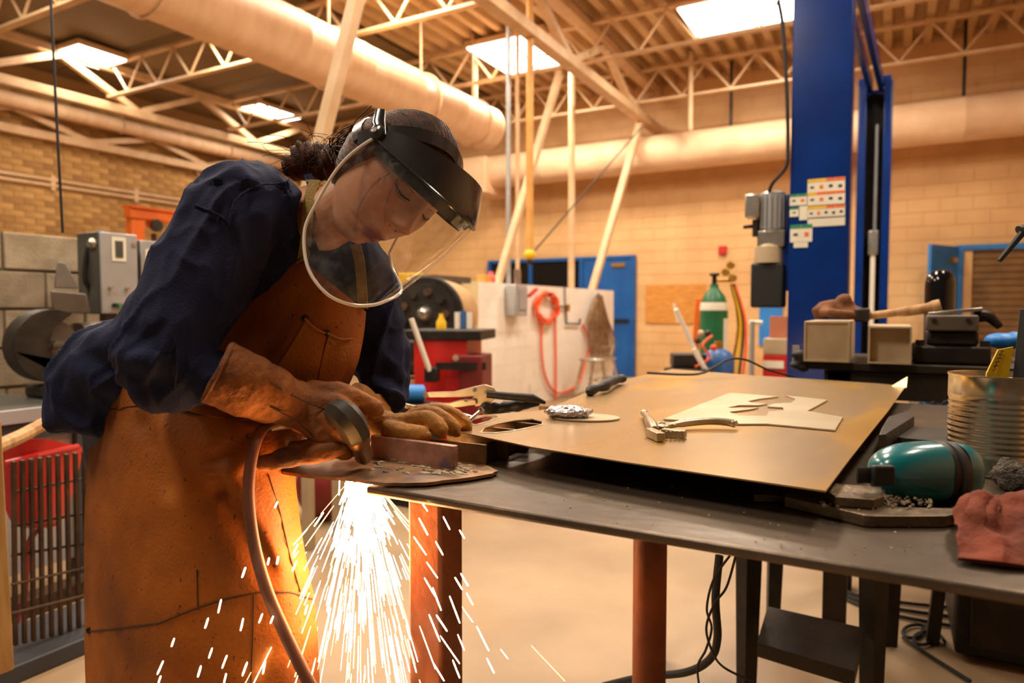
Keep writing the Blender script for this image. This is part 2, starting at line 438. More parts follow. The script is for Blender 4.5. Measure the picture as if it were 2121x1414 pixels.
dk = ringed_duct('air_duct', 'long round cream duct running along the back wall behind the blue posts', (XR, 10.95, 3.72), (-6.6, 10.95, 3.72), .29, 1.2)
for x in (-2.2, .8):
    MB().bb(x-.02, x+.02, 10.93, 10.97, 4.0, ZC).build('hanger_rod', m_blackmetal, dk)
MB().bb(-6.95, -6.4, 10.6, 11.4, 3.3, 3.95).build('plenum_box', m_duct, dk, bevel=.02)
t = thing('wall_pipe', 'thick cream pipe running high along the tan brick wall', 'pipe', (XL+.25, 2, 3.95))
pz = at(300, 272, X=XL+.3).z
MB().cyl((XL+.3, 2, pz), (XL+.3, YB-.3, pz), .11, n=20).build('pipe_run', m_duct, t)
for y in (5, 7.2, 9.4): MB().tube([(XL+.3+.13*math.cos(a), y, pz+.13*math.sin(a)) for a in [i*PI/10 for i in range(21)]], .015, 6).build('pipe_clamp', m_steelpaint, t)
t = thing('wall_conduit', 'thin double conduit crossing the tan brick wall under the thick pipe', 'pipe', (XL+.06, 2, 2.8))
pz = at(200, 398, X=XL+.06).z
for dz in (0, .09): MB().cyl((XL+.06, 2, pz+dz), (XL+.06, 9.2, pz+dz), .028, n=10).build('conduit_run', m_steelpaint, t)
q = at(404, 345, X=XL+.06)
MB().tube([(XL+.06, 9.2, pz+.09), (XL+.06, q.y, q.z)], .028, 8).build('conduit_riser', m_steelpaint, t)
MB().tube([(XL+.06, q.y, q.z), (XL+.3, q.y+1.3, q.z+.4)], .028, 8).build('conduit_branch', m_steelpaint, t)
for y in (6.2, 7.6): MB().box((XL+.05, y, pz+.045), (.06, .07, .24)).build('clamp', m_steelpaint, t)
# ------------------------------------------------------------------ ceiling lights
def fixture(x, y, label, sx=1, sy=1):
    t = thing('ceiling_light', label, 'light', (x, y, 4.86), 0, 'fluorescent ceiling lights')
    MB().bb(-.31*sx-.03, .31*sx+.03, -.61*sy-.03, .61*sy+.03, .02, .1).build('housing', m_steelpaint, t, local=True, bevel=.008)
    MB().bb(-.31*sx, .31*sx, -.61*sy, .61*sy, 0, .022).build('diffuser', m_lamp, t, local=True)
    return t
fixture(-10.3, 5.9, 'bright square ceiling light at upper left above the brick wall', 1.1, .55)
fixture(-10.3, 9.2, 'bright ceiling light farther back, just left of the slanted cream post', 1, .8)
fixture(-4.7, 8.95, 'bright ceiling light crossed by the diagonal girder', 1.9, 1.1)
fixture(-1.7, 8.95, 'large bright ceiling light at the top edge beside the blue post', 2.1, .8)
for x, y in ((-10.3, 5.9), (-10.3, 9.2), (-4.7, 8.95), (-1.7, 8.95)): ceiling_lamp(x, y, LAMP_W*(.4 if x < -10 else .9))
# ------------------------------------------------------------------ posts, drop pipes and braces around the back booth
def pole(name, label, a, b, r, mat=m_steelpaint, cat='pole', sq=False):
    m = MB()
    if sq: m.beam(a, b, r*2, r*2, (0, 1, .2))
    else: m.cyl(a, b, r, n=14)
    o = m.build(name, mat, bevel=.005 if sq else 0); tag(o, label, cat); return o
zz = 4.3
def vpole(px, py, Y, z1, r, label, mat=m_steelpaint):
    a = at(px, py, Y=Y); pole('drop_pipe', label, a, (a.x, a.y, z1), r, mat, 'pipe')
_pa, _pb = at(663, 300, d=4.0), at(738, 0, d=4.0)
pole('slanted_post', 'near slanted cream post crossing in front of the fat duct above her hair', _pa + (_pb-_pa)*(-_pa.z/(_pb.z-_pa.z)), _pa + (_pb-_pa)*((ZC-_pa.z)/(_pb.z-_pa.z)), .036, sq=True)
pole('slanted_post', 'slanted cream post whose foot stands at the left end of the white booth', at(1030, 590, d=8.0), at(1160, 150, d=8.6), .04, sq=True)
pole('slanted_post', 'slanted cream post whose foot stands behind the coiled brown cables', at(1226, 603, X=-3.95), at(1330, 240, X=-3.55), .05, sq=True)
vpole(1053, 640, 7.4, ZC+.05, .03, 'thin grey drop pipe running down to the grey switch box', m_grey_enamel)
vpole(1072, 590, 8.0, ZC+.05, .028, 'thin cream drop pipe just left of the yellow hook ball')
vpole(1183, 605, 9.4, ZC+.05, .05, 'cream drop pipe between the orange hose coil and the brown cables')
vpole(985, 262, 8.75, ZC+.05, .03, 'short cream hanger pipe above the end of the fat duct')
vpole(1430, 270, 10.4, ZC+.05, .035, 'short cream hanger pipe to the left of the blue post')
pole('pull_cable', 'dark cable slanting from the roof truss down to the yellow ball', at(1103, 524, Y=6.85), at(1330, 262, Y=8.6), .009, m_blackmetal, 'cable')
t = thing('hook_ball', 'yellow hook ball on an ochre drop pipe before the blue door', 'hook', at(1097, 545, Y=6.85))
c0 = at(1097, 527, Y=6.85)
MB().cyl(c0, (c0.x, c0.y, ZC+.05), .042, n=14).build('drop_pipe', pm('ochre_pipe', (214,160,84), (190,134,64), 4, .5), t); MB().ell(c0, (.065, .065, .065)).build('ball', m_yellow, t); MB().cyl(c0-Vector((0,0,.12)), c0-Vector((0,0,.05)), .03).build('hook_body', m_blackmetal, t)
o = MB().tube([at(104, -20, d=2.6), at(118, 260, d=2.6), at(130, 482, d=2.62)], .005, 6).build('hanging_cable', m_black); tag(o, 'thin black cable hanging straight down in front of the brick wall', 'cable')
# ================================================================== LEFT: crane, switch boxes, grinder, bench, grate
X0 = -6.2
t = thing('hoist_crane', 'orange gantry crane beam with chain hoist rising behind the grey block wall', 'crane', (at(290, 600, X=X0).x, at(290, 600, X=X0).y, 0))
a = at(262, 440, X=X0); b = at(470, 452, X=X0); b.z = a.z
MB().beam(a, b+Vector((0, .6, 0)), .10, .10).build('runway_beam', m_orange, t, bevel=.01)
MB().beam(a+Vector((0,0,.055)), b+Vector((0,.6,.055)), .16, .02).build('top_flange', m_orange, t)
pc = at(281, 500, X=X0)
MB().bb(pc.x-.05, pc.x+.05, pc.y-.065, pc.y+.065, 0, a.z-.06).build('upright', m_orange, t, bevel=.01)
hc = at(318, 462, X=X0)
h = MB().box(hc, (.12, .12, .12)).build('chain_hoist', m_orange, t, bevel=.04, seg=3)
MB().cyl(hc+Vector((.06,-.02,-.03)), hc+Vector((.09,-.02,-.03)), .06, n=20).build('hoist_wheel', m_castiron, h)
MB().cyl(hc-Vector((0,0,.1)), hc-Vector((0,0,.38)), .025).build('chain', m_rust, h)
MB().box(hc-Vector((0,0,.32)), (.08, .12, .12)).build('hook_block', m_orange, h, bevel=.02)
# switch boxes on the low wall
gxf = gx + .005
def wallbox(p, yw, zh, dx, name, label, mat, doorm):
    t = thing(name, label, 'switch box', (p.x, p.y, p.z-zh/2))
    MB().box(p, (dx, yw, zh)).build('body', mat, t, bevel=.008)
    d = MB().box(p+Vector((dx/2+.006, 0, 0)), (.012, yw*.99, zh*.99)).build('cover', doorm, t, bevel=.004)
    return t, d
xb = -3.55
p0 = at(238, 566, X=xb); yw = at(283, 566, X=xb).y - at(206, 566, X=xb).y; zh = at(238, 484, X=xb).z - at(238, 652, X=xb).z
p0.y = (at(283, 566, X=xb).y + at(206, 566, X=xb).y)/2
pb = p0 - Vector((.1, 0, 0))
t, d = wallbox(pb, yw, zh, .2, 'switch_box', 'large grey switch box with push buttons beside the bench grinder', m_darkgrey, m_grey_enamel)
fx = pb.x + .1 + .013
def onface(px, py): return at(px, py, X=fx)
q = onface(246, 516); MB().box(q, (.006, .075, .125)).build('window_frame', m_label, d); MB().box(q+Vector((.004,0,0)), (.006, .04, .085)).build('window', m_darkgrey, d)
for px, m in ((236, m_black), (245, m_inkgreen), (254, m_red)):
    q = onface(px, 632); MB().cyl(q, q+Vector((.02,0,0)), .011).build('push_button', m, d)
for px, py in ((228, 595), (262, 597)):
    q = onface(px, py); MB().cyl(q, q+Vector((.02,0,0)), .009).build('screw', m_chrome, d)
q = onface(279, 635); MB().box(q, (.02, .025, .035)).build('latch', m_chrome, d)
q = onface(277, 507); MB().box(q, (.01, .02, .02)).build('hinge', m_chrome, d)
MB().beam((pb.x, pb.y, pb.z-zh/2), (pb.x, pb.y, 0), .06, .06, (1,0,0)).build('stand_leg', m_darkgrey, t)
pth = [at(226, 486, X=pb.x), at(205, 480, X=pb.x), at(186, 500, X=pb.x), at(177, 540, X=pb.x), at(176, 580, X=pb.x), at(186, 600, X=pb.x), at(192, 640, X=pb.x)]
MB().tube(crom(pth, 30), .012, 8).build('power_cord', m_black, t)
q = at(193, 505, X=pb.x+.05); MB().ell(q, (.03, .03, .03)).build('cable_gland', m_chrome, t)
p1 = at(299, 566, X=-3.7); p1.z = at(299, 555, X=-3.7).z
t, d = wallbox(p1, .13, .3, .12, 'switch_box', 'small grey disconnect box with a red lever, right of the large switch box', m_darkgrey, m_grey_enamel)
MB().box(p1+Vector((.075, -.02, .03)), (.006, .04, .14)).build('paper_label', m_label, d)
MB().beam(p1+Vector((.03, .07, .05)), p1+Vector((.06, .17, .13)), .03, .025).build('lever', m_darkred, t)
MB().beam((p1.x, p1.y, p1.z-.15), (p1.x, p1.y, 0), .05, .05, (1,0,0)).build('stand_leg', m_darkgrey, t)
# bench grinder
gc = at(150, 720, X=-3.4)
BT = .8
t = thing('bench_grinder', 'dark bench grinder with wheel guard and eye shield on the bench', 'grinder', (gc.x, gc.y, BT))
wc = at(100, 715, X=-3.35)
pf = []
for i in range(23):
    a = math.radians(60 + i*11.5); pf.append((math.cos(a)*.165, math.sin(a)*.165))
pf += [(.07, -.165), (.02, -.1), (-.02, .0), (.0, .08)]
MY = Matrix(((0,-1,0),(1,0,0),(0,0,1)))
MV = Matrix(((0,0,1),(1,0,0),(0,1,0)))
MB().prism(pf, -.05, .05, MV, wc).build('wheel_guard', m_castiron, t, bevel=.012, seg=3)
MB().lathe([(.0,-.02),(.12,-.02),(.12,.02),(0,.02)], wc, 32, MV).build('grinding_wheel', m_guard, t)
MB().tube([wc, wc+Vector((-.02,.12,.0)), wc+Vector((-.03,.14,0)), wc+Vector((-.05,.42,0)), wc+Vector((-.05,.44,0))], [.03,.03,.1,.11,.05], 28).build('motor', m_guard, t)
sh = at(135, 600, X=-3.35)
MB().add([at(103,601,X=-3.3), at(178,608,X=-3.3), at(188,649,X=-3.3), at(110,648,X=-3.3), at(103,601,X=-3.42), at(178,608,X=-3.42), at(188,649,X=-3.42), at(110,648,X=-3.42)], [(0,1,2,3),(7,6,5,4),(0,4,5,1),(1,5,6,2),(2,6,7,3),(3,7,4,0)]).build('eye_shield', m_guard, t, bevel=.006)
MB().add([at(118,541,X=-3.36), at(137,545,X=-3.36), at(163,598,X=-3.33), at(112,596,X=-3.33), at(118,541,X=-3.42), at(137,545,X=-3.42), at(163,598,X=-3.42), at(112,596,X=-3.42)], [(0,1,2,3),(7,6,5,4),(0,4,5,1),(1,5,6,2),(2,6,7,3),(3,7,4,0)]).build('shield_bracket', m_guard, t, bevel=.005)
MB().bb(wc.x-.1, wc.x+.1, wc.y-.06, wc.y+.48, BT, BT+.06).build('base', m_castiron, t, bevel=.015)
MB().bb(wc.x-.07, wc.x+.05, wc.y+.05, wc.y+.36, BT+.06, wc.z-.06).build('pedestal', m_castiron, t, bevel=.03)
MB().beam(at(108,708,X=-3.28), at(172,710,X=-3.28), .05, .012).build('tool_rest', m_guard, t)
# bench
t = thing('work_bench', 'low grey bench with a pale front edge under the grinder', 'bench', (-3.5, 1.6, 0))
MB().bb(-3.75, -3.06, .2, at(160, 830, X=-3.06).y, BT-.02, BT).build('bench_top', m_darkgrey, t)
ye = at(158, 830, X=-3.05).y
m_pale = pm('pale_grey_paint', (176,172,170), (160,156,154), 3, .45)
m_slate = pm('slate_paint', (62,62,66), (52,52,56), 3, .5)
MB().bb(-3.09, -3.05, .2, ye, BT-.06, BT-.001).build('front_edge', m_pale, t, bevel=.004)
MB().bb(-3.10, -3.06, .2, ye, BT-.13, BT-.065).build('dark_rail', m_slate, t)
MB().bb(-3.12, -3.09, .2, ye, .12, BT-.135).build('front_panel', m_pale, t)
for y in (.25, ye+.03): MB().bb(-3.13, -3.05, y-.03, y+.03, 0, BT-.01).build('leg', m_slate, t)
# wheelbarrow: red tray and handle
t = thing('wheelbarrow', 'red wheelbarrow with a wooden handle leaning behind the rusty grate', 'wheelbarrow', at(90, 1270, Z=0.0))
rows = []
for py, spread, dz in ((908, 1.0, 0), (950, .97, 0), (1010, .82, 0), (1075, .55, 0), (1090, .3, 0)):
    r = []
    for k in range(9):
        f = k/8*2-1; px = 75 + f*92*spread
        py2 = py + (18 if py < 920 else 0)*abs(f)**1.5 - (0 if py > 920 else 0)
        r.append(at(px, py2, X=-2.88 + .16*(1-f*f)*spread))
    rows.append(r)
MB().sheet(surf(rows, 30, 20), .006).build('tray', m_red, t, ang=60)
MB().tube([at(12, 960, X=-2.72), at(75, 944, X=-2.70), at(160, 925, X=-2.80)], .012, 8).build('tray_rim', m_red, t)
o = MB().tube(crom([at(-30, 935, X=-2.5), at(40, 905, X=-2.62), at(110, 868, X=-2.75), at(158, 848, X=-2.85)], 16), [.024]*10+[.026]*4+[.03,.02], 10).build('handle', m_wood, t)
MB().tube(crom([at(100, 1080, X=-2.85), at(62, 1120, X=-2.85), at(50, 1240, X=-2.8), at(42, 1300, X=-2.75)], 16), .012, 8).build('leg', m_darkred, t)
MB().bb(-3.0, -2.9, 1.25, 1.75, .0, .07).build('stand_foot', m_rust, t)
# rusty bar grate leaning upright
ga, gbm = at(20, 950, X=-2.45), at(172, 930, X=-2.45)
t = thing('bar_grate', 'rusty steel bar grating standing on edge beside the apron', 'grate', (-2.45, (ga.y+gbm.y)/2, .05))
nb = 9
for i in range(nb):
    f = i/(nb-1); a = at(28 + f*146, 955 - f*20, X=-2.45); b = at(32 + f*150, 1335 - f*35, X=-2.52)
    MB().beam(a, b, .010, .016, (1,0,0)).build('bar', m_rust, t)
for py0, py1 in ((1020, 990), (1090, 1062), (1150, 1125), (1210, 1175), (1270, 1232)):
    MB().tube([at(24, py0, X=-2.49), at(178, py1, X=-2.49)], .005, 6).build('cross_rod', m_rust, t)
a = at(-10, 1395, Z=.045); b = at(190, 1304, Z=.045); b = Vector((a.x, b.y, b.z))
o = MB().bb(-2.75, -2.42, .55, 2.2, 0, .06).build('floor_rail', m_slate, bevel=.006); tag(o, 'dark steel base channel on the floor under the bar grating', 'rail')
# plank at the left edge of the picture
o = MB().add([at(-60,862,d=1.9), at(2,870,d=1.9), at(29,1385,d=2.02), at(-60,1420,d=2.02), at(-60,862,d=1.94), at(2,870,d=1.94), at(29,1385,d=2.06), at(-60,1420,d=2.06)], [(0,1,2,3),(7,6,5,4),(0,4,5,1),(1,5,6,2),(2,6,7,3),(3,7,4,0)]).build('plank', m_plank, bevel=.004); tag(o, 'pale wooden plank standing at the left edge of the picture', 'plank')
# ================================================================== MIDDLE BACKGROUND
# white booth wall
PX = -3.9
bt = 1.5
t = sstruct('wall_booth', (PX-.1, 8.3, 0))
MB().bb(PX-.19, PX, 6.3, 10.45, 0, bt-.005).build('core', m_white, t)
mbk = MB(); r = 0
for r in range(8):
    z = bt - .19*(r+1); y = 6.3 - (.2 if r % 2 else 0)
    while y < 10.45:
        y0, y1 = max(y+.002, 6.302), min(y+.398, 10.448)
        if y1 > y0+.02: mbk.bb(PX-.01, PX+.004, y0, y1, z+.002, z+.188)
        y += .4
o = mbk.build('blocks', m_white, t, smooth=False); o['kind'] = 'stuff'
MB().bb(PX-.2, PX+.006, 6.28, 6.3, 0, bt).build('end_cap', pm('yellowed_paint', (214,196,150), (200,178,130), 3, .6), t)
fxp = PX + .006
def bw(px, py, o=0): return at(px, py, X=fxp+o)
# grey switch box on the booth
p = bw(1070, 622, .08)
t = thing('switch_box', 'grey switch box with a red lever hanging on the white booth', 'switch box', (p.x, p.y, p.z-.2))
MB().box(p, (.13, .3, .36)).build('body', m_grey_enamel, t, bevel=.01)
MB().box(p+Vector((.07, .03, .02)), (.02, .2, .26)).build('cover', m_grey_enamel, t, bevel=.008)
MB().beam(p+Vector((.08, .15, .05)), p+Vector((.12, .28, .14)), .04, .03).build('lever', m_red, t)
MB().cyl(p+Vector((0,.02,.18)), p+Vector((0,.02,.36)), .04, n=12).build('conduit_hub', m_chrome, t)
# orange hose coil
p = bw(1133, 637, .05)
t = thing('hose_coil', 'bright orange air hose coiled on the white booth', 'hose', (p.x, p.y, p.z-.3))
c = MB(); pts = []
for i in range(150):
    a = i/150*2*PI*5; rr = .17 + .025*math.sin(i*.7)
    pts.append(p + Vector((.02*math.sin(i*.33), rr*1.75*math.cos(a), rr*1.05*math.sin(a))))
c.tube(pts, .017, 6).build('coil', m_hoseorange, t)
MB().cyl(p+Vector((-.04,0,.17)), p+Vector((.06,0,.17)), .02).build('hanger_peg', m_blackmetal, t)
c = MB().tube(crom([bw(1122, 665, .03), bw(1122, 730, .03), bw(1130, 780, .03), bw(1150, 812, .03), bw(1180, 808, .03), bw(1200, 790, .03), bw(1212, 750, .03), bw(1222, 710, .03), bw(1206, 672, .03)], 60), .016, 6).build('loose_hose', m_hoseorange, t)
MB().tube([bw(1150, 660, .03), bw(1151, 740, .03), bw(1151, 830, .03)], .016, 6).build('hose_tail', m_hoseorange, t)
# air line with fittings
t = thing('air_line', 'small black air pipe with brass valve on the white booth', 'pipe', bw(1170, 690, .02))
MB().tube([bw(1155, 634, .03), bw(1172, 636, .03), bw(1173, 670, .03), bw(1200, 671, .03), bw(1202, 660, .03)], .014, 6).build('pipe_run', m_blackmetal, t)
MB().cyl(bw(1176, 630, .05), bw(1176, 645, .05), .03, n=10).build('valve', m_brass, t)
MB().tube([bw(1170, 592, .02), bw(1171, 636, .02)], .01, 6).build('riser', m_rust, t)
# brown cable bundle
pk = bw(1238, 612, .05)
t = thing('cable_bundle', 'long brown welding cables looped over the end of the white booth', 'cable', (pk.x, pk.y, pk.z-.6))
for i in range(7):
    a, b = 1222 + i*4, 1228 + i*6
    MB().tube(crom([bw(1236+i, 612, .09+.01*i), bw(a-2, 660, .09), bw(b-6, 705, .10), bw(b, 745-3*(i % 3), .10), bw(b+9, 705, .11), bw(a+12, 660, .10), bw(1240+i, 612, .10)], 30), .018, 6).build('cable_loop', m_rope, t)
MB().cyl(bw(1238, 611, 0), bw(1240, 611, .14), .03).build('cable_peg', m_chrome, t)
# aluminium stool
q = bw(1238, 775, .45)
t = thing('step_stool', 'small bare aluminium step stool before the white booth', 'stool', (q.x, q.y, 0))
zt = at(1238, 743, X=q.x).z
MB().box((q.x, q.y, zt), (.36, .46, .03)).build('step', m_chrome, t, bevel=.008)
MB().box((q.x+.1, q.y, zt*.5), (.14, .5, .025)).build('step', m_chrome, t, bevel=.006)
for sx in (-1, 1):
    for sy in (-1, 1): MB().beam((q.x+sx*.14, q.y+sy*.19, zt), (q.x+sx*.24, q.y+sy*.26, 0), .03, .03).build('leg', m_chrome, t)
# small things on top of the booth
p = bw(1017, 570, -.1); o = MB().lathe([(0,0),(.05,0),(.055,.06),(.03,.1),(.03,.13),(0,.13)], (p.x, p.y, bt), 16).build('spray_can', m_pink); tag(o, 'small pink spray can on top of the white booth', 'can')
p = bw(1003, 566, -.1); o = MB().box((p.x, p.y, bt+.04), (.1, .16, .08)).build('wood_block', m_plywood, bevel=.008); tag(o, 'tan wood block on top of the white booth beside the pink can', 'block')
# lathe-like machine with big drum
dc = at(884, 650, d=6.2)
t = thing('drum_machine', 'machine with a large beige drum and dark open ring end', 'machine', (dc.x, dc.y, 0))
ax = Vector((-.3, .95, 0)).normalized()
r_ = .33
m_beige = pm('beige_machine', (196,160,116), (176,138,96), 3, .5)
MB().tube([dc, dc+ax*.6], r_, 40).build('drum', m_beige, t, ang=50)
MB().tube([dc-ax*.04, dc-ax*.03, dc+ax*.03, dc+ax*.04], [r_, r_*1.04, r_*1.04, r_], 40).build('ring_frame', m_blackmetal, t, ang=30)
MB().tube([dc-ax*.05, dc-ax*.045], r_*.86, 40).build('ring_inside', m_castiron, t)
hb = MB().tube([dc-ax*.05, dc-ax*.12, dc-ax*.16], [.07, .06, .03], 20).build('hub', m_chrome, t)
sd = ax.cross(Vector((0,0,1)))
for i in range(9):
    a = i*2*PI/9; v_ = sd*math.cos(a)*.2 + Vector((0,0,math.sin(a)*.2))
    MB().tube([dc-ax*.05+v_, dc-ax*.1+v_], .035, 10).build('bolt', m_castiron if i % 2 else m_rust, t)
MB().box((dc.x+ax.x*.45, dc.y+ax.y*.45, (dc.z-r_)/2), (.5, .6, dc.z-r_)).build('cabinet', m_beige, t, bevel=.02)
MB().box((dc.x+ax.x*.45, dc.y+ax.y*.45, dc.z+r_), (.3, .6, .06)).build('top_rail', m_guard, t)
# yellow frame and blue panel left of the drum
p = at(848, 640, d=7.3)
t = thing('yellow_cabinet', 'yellow upright cabinet with a blue side panel behind her arm', 'cabinet', (p.x, p.y, 0))
MB().box((p.x, p.y, .78), (.3, .2, 1.6), .5).build('body', m_yellow, t, bevel=.01)
p2 = at(836, 650, d=7.05); MB().box((p2.x, p2.y, 1.15), (.14, .12, .62), .4).build('blue_panel', m_lightblue, t, bevel=.008)
# red tool cabinet with clutter
p = at(930, 770, d=4.9)
t = thing('tool_cabinet', 'red tool cabinet with a black top and pipe stub standing before the booth', 'cabinet', (p.x, p.y, 0))
zt = at(930, 700, d=4.9).z
b0 = MB().box((p.x, p.y, zt/2), (.38, .42, zt), .3).build('body', m_red, t, bevel=.01)
MB().box((p.x+.02, p.y, zt+.03), (.55, .46, .07), .3).build('black_top', m_blackmetal, t, bevel=.01)
MB().box(at(955, 758, d=4.62), (.34, .04, .05), .5).build('bar_handle', m_blackmetal, t)
MB().cyl(at(944, 741, d=4.63), at(944, 741, d=4.7), .022).build('lock', m_chrome, t)
q = at(895, 775, d=4.6); MB().box(q, (.09, .1, .1), .4).build('latch_block', m_blackmetal, t, bevel=.01)
q = at(958, 748, d=4.75); MB().box(q+Vector((.08,.05,-.25)), (.16, .3, .6), .3).build('side_drawer', m_darkred, t, bevel=.01)
for px, py, m, r_, hgt in ((948, 693, m_tubepaint, .022, .12), (960, 693, m_tank, .02, .13), (972, 692, m_tubepaint, .022, .12)):
    q = at(px, py, d=5.0); o = MB().lathe([(0,0),(r_,0),(r_,hgt),(r_*.8,hgt),(0,hgt)], (q.x, q.y, zt+.066), 14).build('cup', m, bevel=0)
    tag(o, {948:'white cup nearest the drum on the red cabinet', 960:'teal blue cup between two white cups on the red cabinet', 972:'white cup nearest the booth end on the red cabinet'}[px], 'cup')
q = at(914, 702, d=4.8); o = MB().lathe([(0,0),(.035,0),(.035,.05),(.015,.09),(.015,.11),(0,.11)], (q.x, q.y, zt+.066), 12).build('grease_can', m_yellow); tag(o, 'small yellow grease can on the red cabinet', 'can')
o = MB().cyl(at(852, 660, d=4.5), at(890, 768, d=4.56), .017, n=10).build('white_stick', m_tubepaint); tag(o, 'white stick leaning beside the red cabinet', 'stick')
# small dark machine and blue motor behind her forearm
p = at(846, 740, d=5.3)
t = thing('small_lathe', 'dark cluttered lathe head behind her forearm', 'lathe', (p.x, p.y, 0))
MB().box(at(850, 735, d=5.3), (.3, .3, .26), .3).build('headstock', m_castiron, t, bevel=.03)
MB().cyl(at(862, 745, d=5.1), at(890, 738, d=5.15), .07).build('chuck', m_blackmetal, t)
for i in range(6):
    q = at(836+i*9, 700+6*(i % 3), d=5.3); MB().ell(q, (.05, .04, .045)).build('casting', (m_castiron, m_guard, m_rust)[i % 3], t)
MB().box((p.x, p.y, .35), (.3, .3, .7), .3).build('stand', m_beige, t, bevel=.01)
for i in range(2): MB().beam(at(836, 752+i*30, d=5.05), at(868, 752+i*30, d=5.05), .02, .02).build('rail', m_rust, t)
o = MB().tube([at(836, 815, d=4.2), at(838, 815, d=4.2), at(876, 815, d=4.25), at(880, 815, d=4.25)], [.04, .055, .055, .04], 20).build('blue_motor', m_lightblue)
tag(o, 'blue motor can low behind her forearm, left of the red cabinet', 'motor')
q = at(858, 835, d=4.22); o = MB().bb(q.x-.12, q.x+.12, q.y-.12, q.y+.12, 0, at(858, 815, d=4.22).z-.057).build('motor_stand', m_blackmetal, bevel=.01); tag(o, 'black stand under the blue motor', 'stand')
# wooden legs and red bag under the plate
q = at(650, 1040, Z=0)
q = at(650, 1030, d=3.4)
t = thing('sawhorse', 'wooden trestle with upright leg seen under the cut plate beside the apron', 'trestle', (q.x, q.y, 0))
for px in (637, 700): MB().beam(at(px, 950, d=3.4), Vector((at(px, 950, d=3.4).x, at(px, 950, d=3.4).y, 0)), .04, .05, (1,0,0)).build('leg', m_cloudy, t)
MB().beam(at(600, 945, d=3.4), at(740, 945, d=3.4), .05, .06).build('crossbar', m_cloudy, t)
q = at(668, 1040, d=3.9)
o = MB().ell((q.x, q.y, .19), (.16, .14, .19)).build('tool_bag', m_darkred); tag(o, 'dark red bag on the floor behind the trestle', 'bag'); remesh(o, .02, 3)
q = at(745, 1050, d=4.6); o = MB().bb(q.x-.2, q.x+.2, q.y-.1, q.y+.1, 0, .1).build('wood_offcut', m_plank, bevel=.006); tag(o, 'pale wood offcut on the floor behind the sparks', 'wood')
# ================================================================== RIGHT BACKGROUND
o = MB().bb(at(1337, 630, Y=YB-.02).x, at(1462, 630, Y=YB-.02).x, YB-.03, YB-.007, at(1400, 670, Y=YB).z, at(1400, 589, Y=YB).z).build('plywood_board', m_plywood, bevel=.003); tag(o, 'tan plywood board screwed to the back wall right of the blue door', 'board')
q = at(1497, 518, Y=YB-.04); o = MB().box(q, (.13, .07, .14)).build('fire_alarm', m_red, bevel=.012); tag(o, 'small red fire alarm box on the back wall', 'alarm')
# gas cylinder
p = at(1478, 700, d=6.0); zt = at(1478, 612, d=6.0).z
t = thing('gas_cylinder', 'green gas cylinder with white shoulder band and brass regulator', 'gas cylinder', (p.x, p.y, 0))
R_ = .118
MB().lathe([(0,.0),(R_,0),(R_,zt-.14),(R_*.93,zt-.06),(R_*.75,zt-.0),(R_*.4,zt+.05),(.035,zt+.07),(.035,zt+.1),(0,zt+.1)], (p.x, p.y, 0), 32).build('bottle', m_green, t, ang=60)
MB().lathe([(R_*1.01,zt-.13),(R_*1.012,zt-.10),(R_*.96,zt-.065),(R_*.955,zt-.06)], (p.x, p.y, 0), 32, cap=False).build('shoulder_band', m_label, t, ang=60)
MB().lathe([(R_*1.01,.72),(R_*1.01,zt-.3)], (p.x, p.y, 0), 32, cap=False)
dR = RV*.075 - FV*.097
MB().box((p.x+dR.x, p.y+dR.y, zt-.5), (.045, .012, .6), YAW+.6).build('paper_label', m_label, t)
MB().cyl((p.x, p.y, zt+.1), (p.x, p.y, zt+.17), .02).build('valve_stem', m_blackmetal, t)
MB().lathe([(.04,0),(.045,.012),(.04,.024)], (p.x, p.y, zt+.17), 14).build('hand_wheel', m_blackmetal, t)
rg = MB().cyl((p.x, p.y, zt+.13), (p.x+.14, p.y+.08, zt+.13), .014).build('regulator', m_brass, t)
for dx, dz in ((.09, .07), (.15, .02), (.13, .13)): MB().cyl((p.x+dx, p.y+.06, zt+.13+dz), (p.x+dx+.0, p.y+.0, zt+.13+dz), .032).build('gauge', m_brass, rg)
for i in range(4):
    MB().tube(crom([(p.x+.13+.01*i, p.y+.06, zt+.1), (p.x+.2+.02*i, p.y+.05, zt-.25), (p.x+.16+.03*i, p.y, zt-.7), (p.x+.22-.02*i, p.y, zt-1.1)], 16), .012, 6).build('gas_hose', (m_brass, m_yellow, m_rust, m_hoseorange)[i], t)
q = at(1440, 700, d=6.2); o = MB().beam((q.x-.05, q.y, 0), (q.x+.03, q.y, at(1450, 618, d=6.2).z), .05, .05).build('orange_post', m_orange, bevel=.004); tag(o, 'slim orange post leaning left of the green gas cylinder', 'post')
p = at(1487, 760, d=5.4); zt = at(1487, 722, d=5.4).z
t = thing('propane_tank', 'small blue tank standing before the green gas cylinder', 'tank', (p.x, p.y, 0))
MB().lathe([(0,.02),(.1,.02),(.125,.06),(.125,zt-.1),(.1,zt-.03),(.05,zt),(0,zt)], (p.x, p.y, 0), 32).build('shell', m_tank, t, ang=60)
MB().lathe([(.1,0),(.1,.04)], (p.x, p.y, 0), 24).build('foot_ring', m_tank, t)
MB().cyl((p.x, p.y, zt), (p.x, p.y, zt+.06), .03).build('valve', m_brass, t)
p = at(1425, 760, d=5.2)
t = thing('hand_cart', 'cluttered hand cart with white tubes leaning before the plywood board', 'cart', (p.x, p.y, 0))
MB().cyl(at(1400, 640, d=5.1), at(1437, 720, d=5.15), .018).build('white_tube', m_tubepaint, t)
MB().cyl(at(1437, 722, d=5.1), at(1466, 775, d=5.1), .02).build('white_tube', m_tubepaint, t)
MB().cyl(at(1396, 628, d=5.15), at(1404, 668, d=5.15), .01).build('thin_rod', m_tubepaint, t)
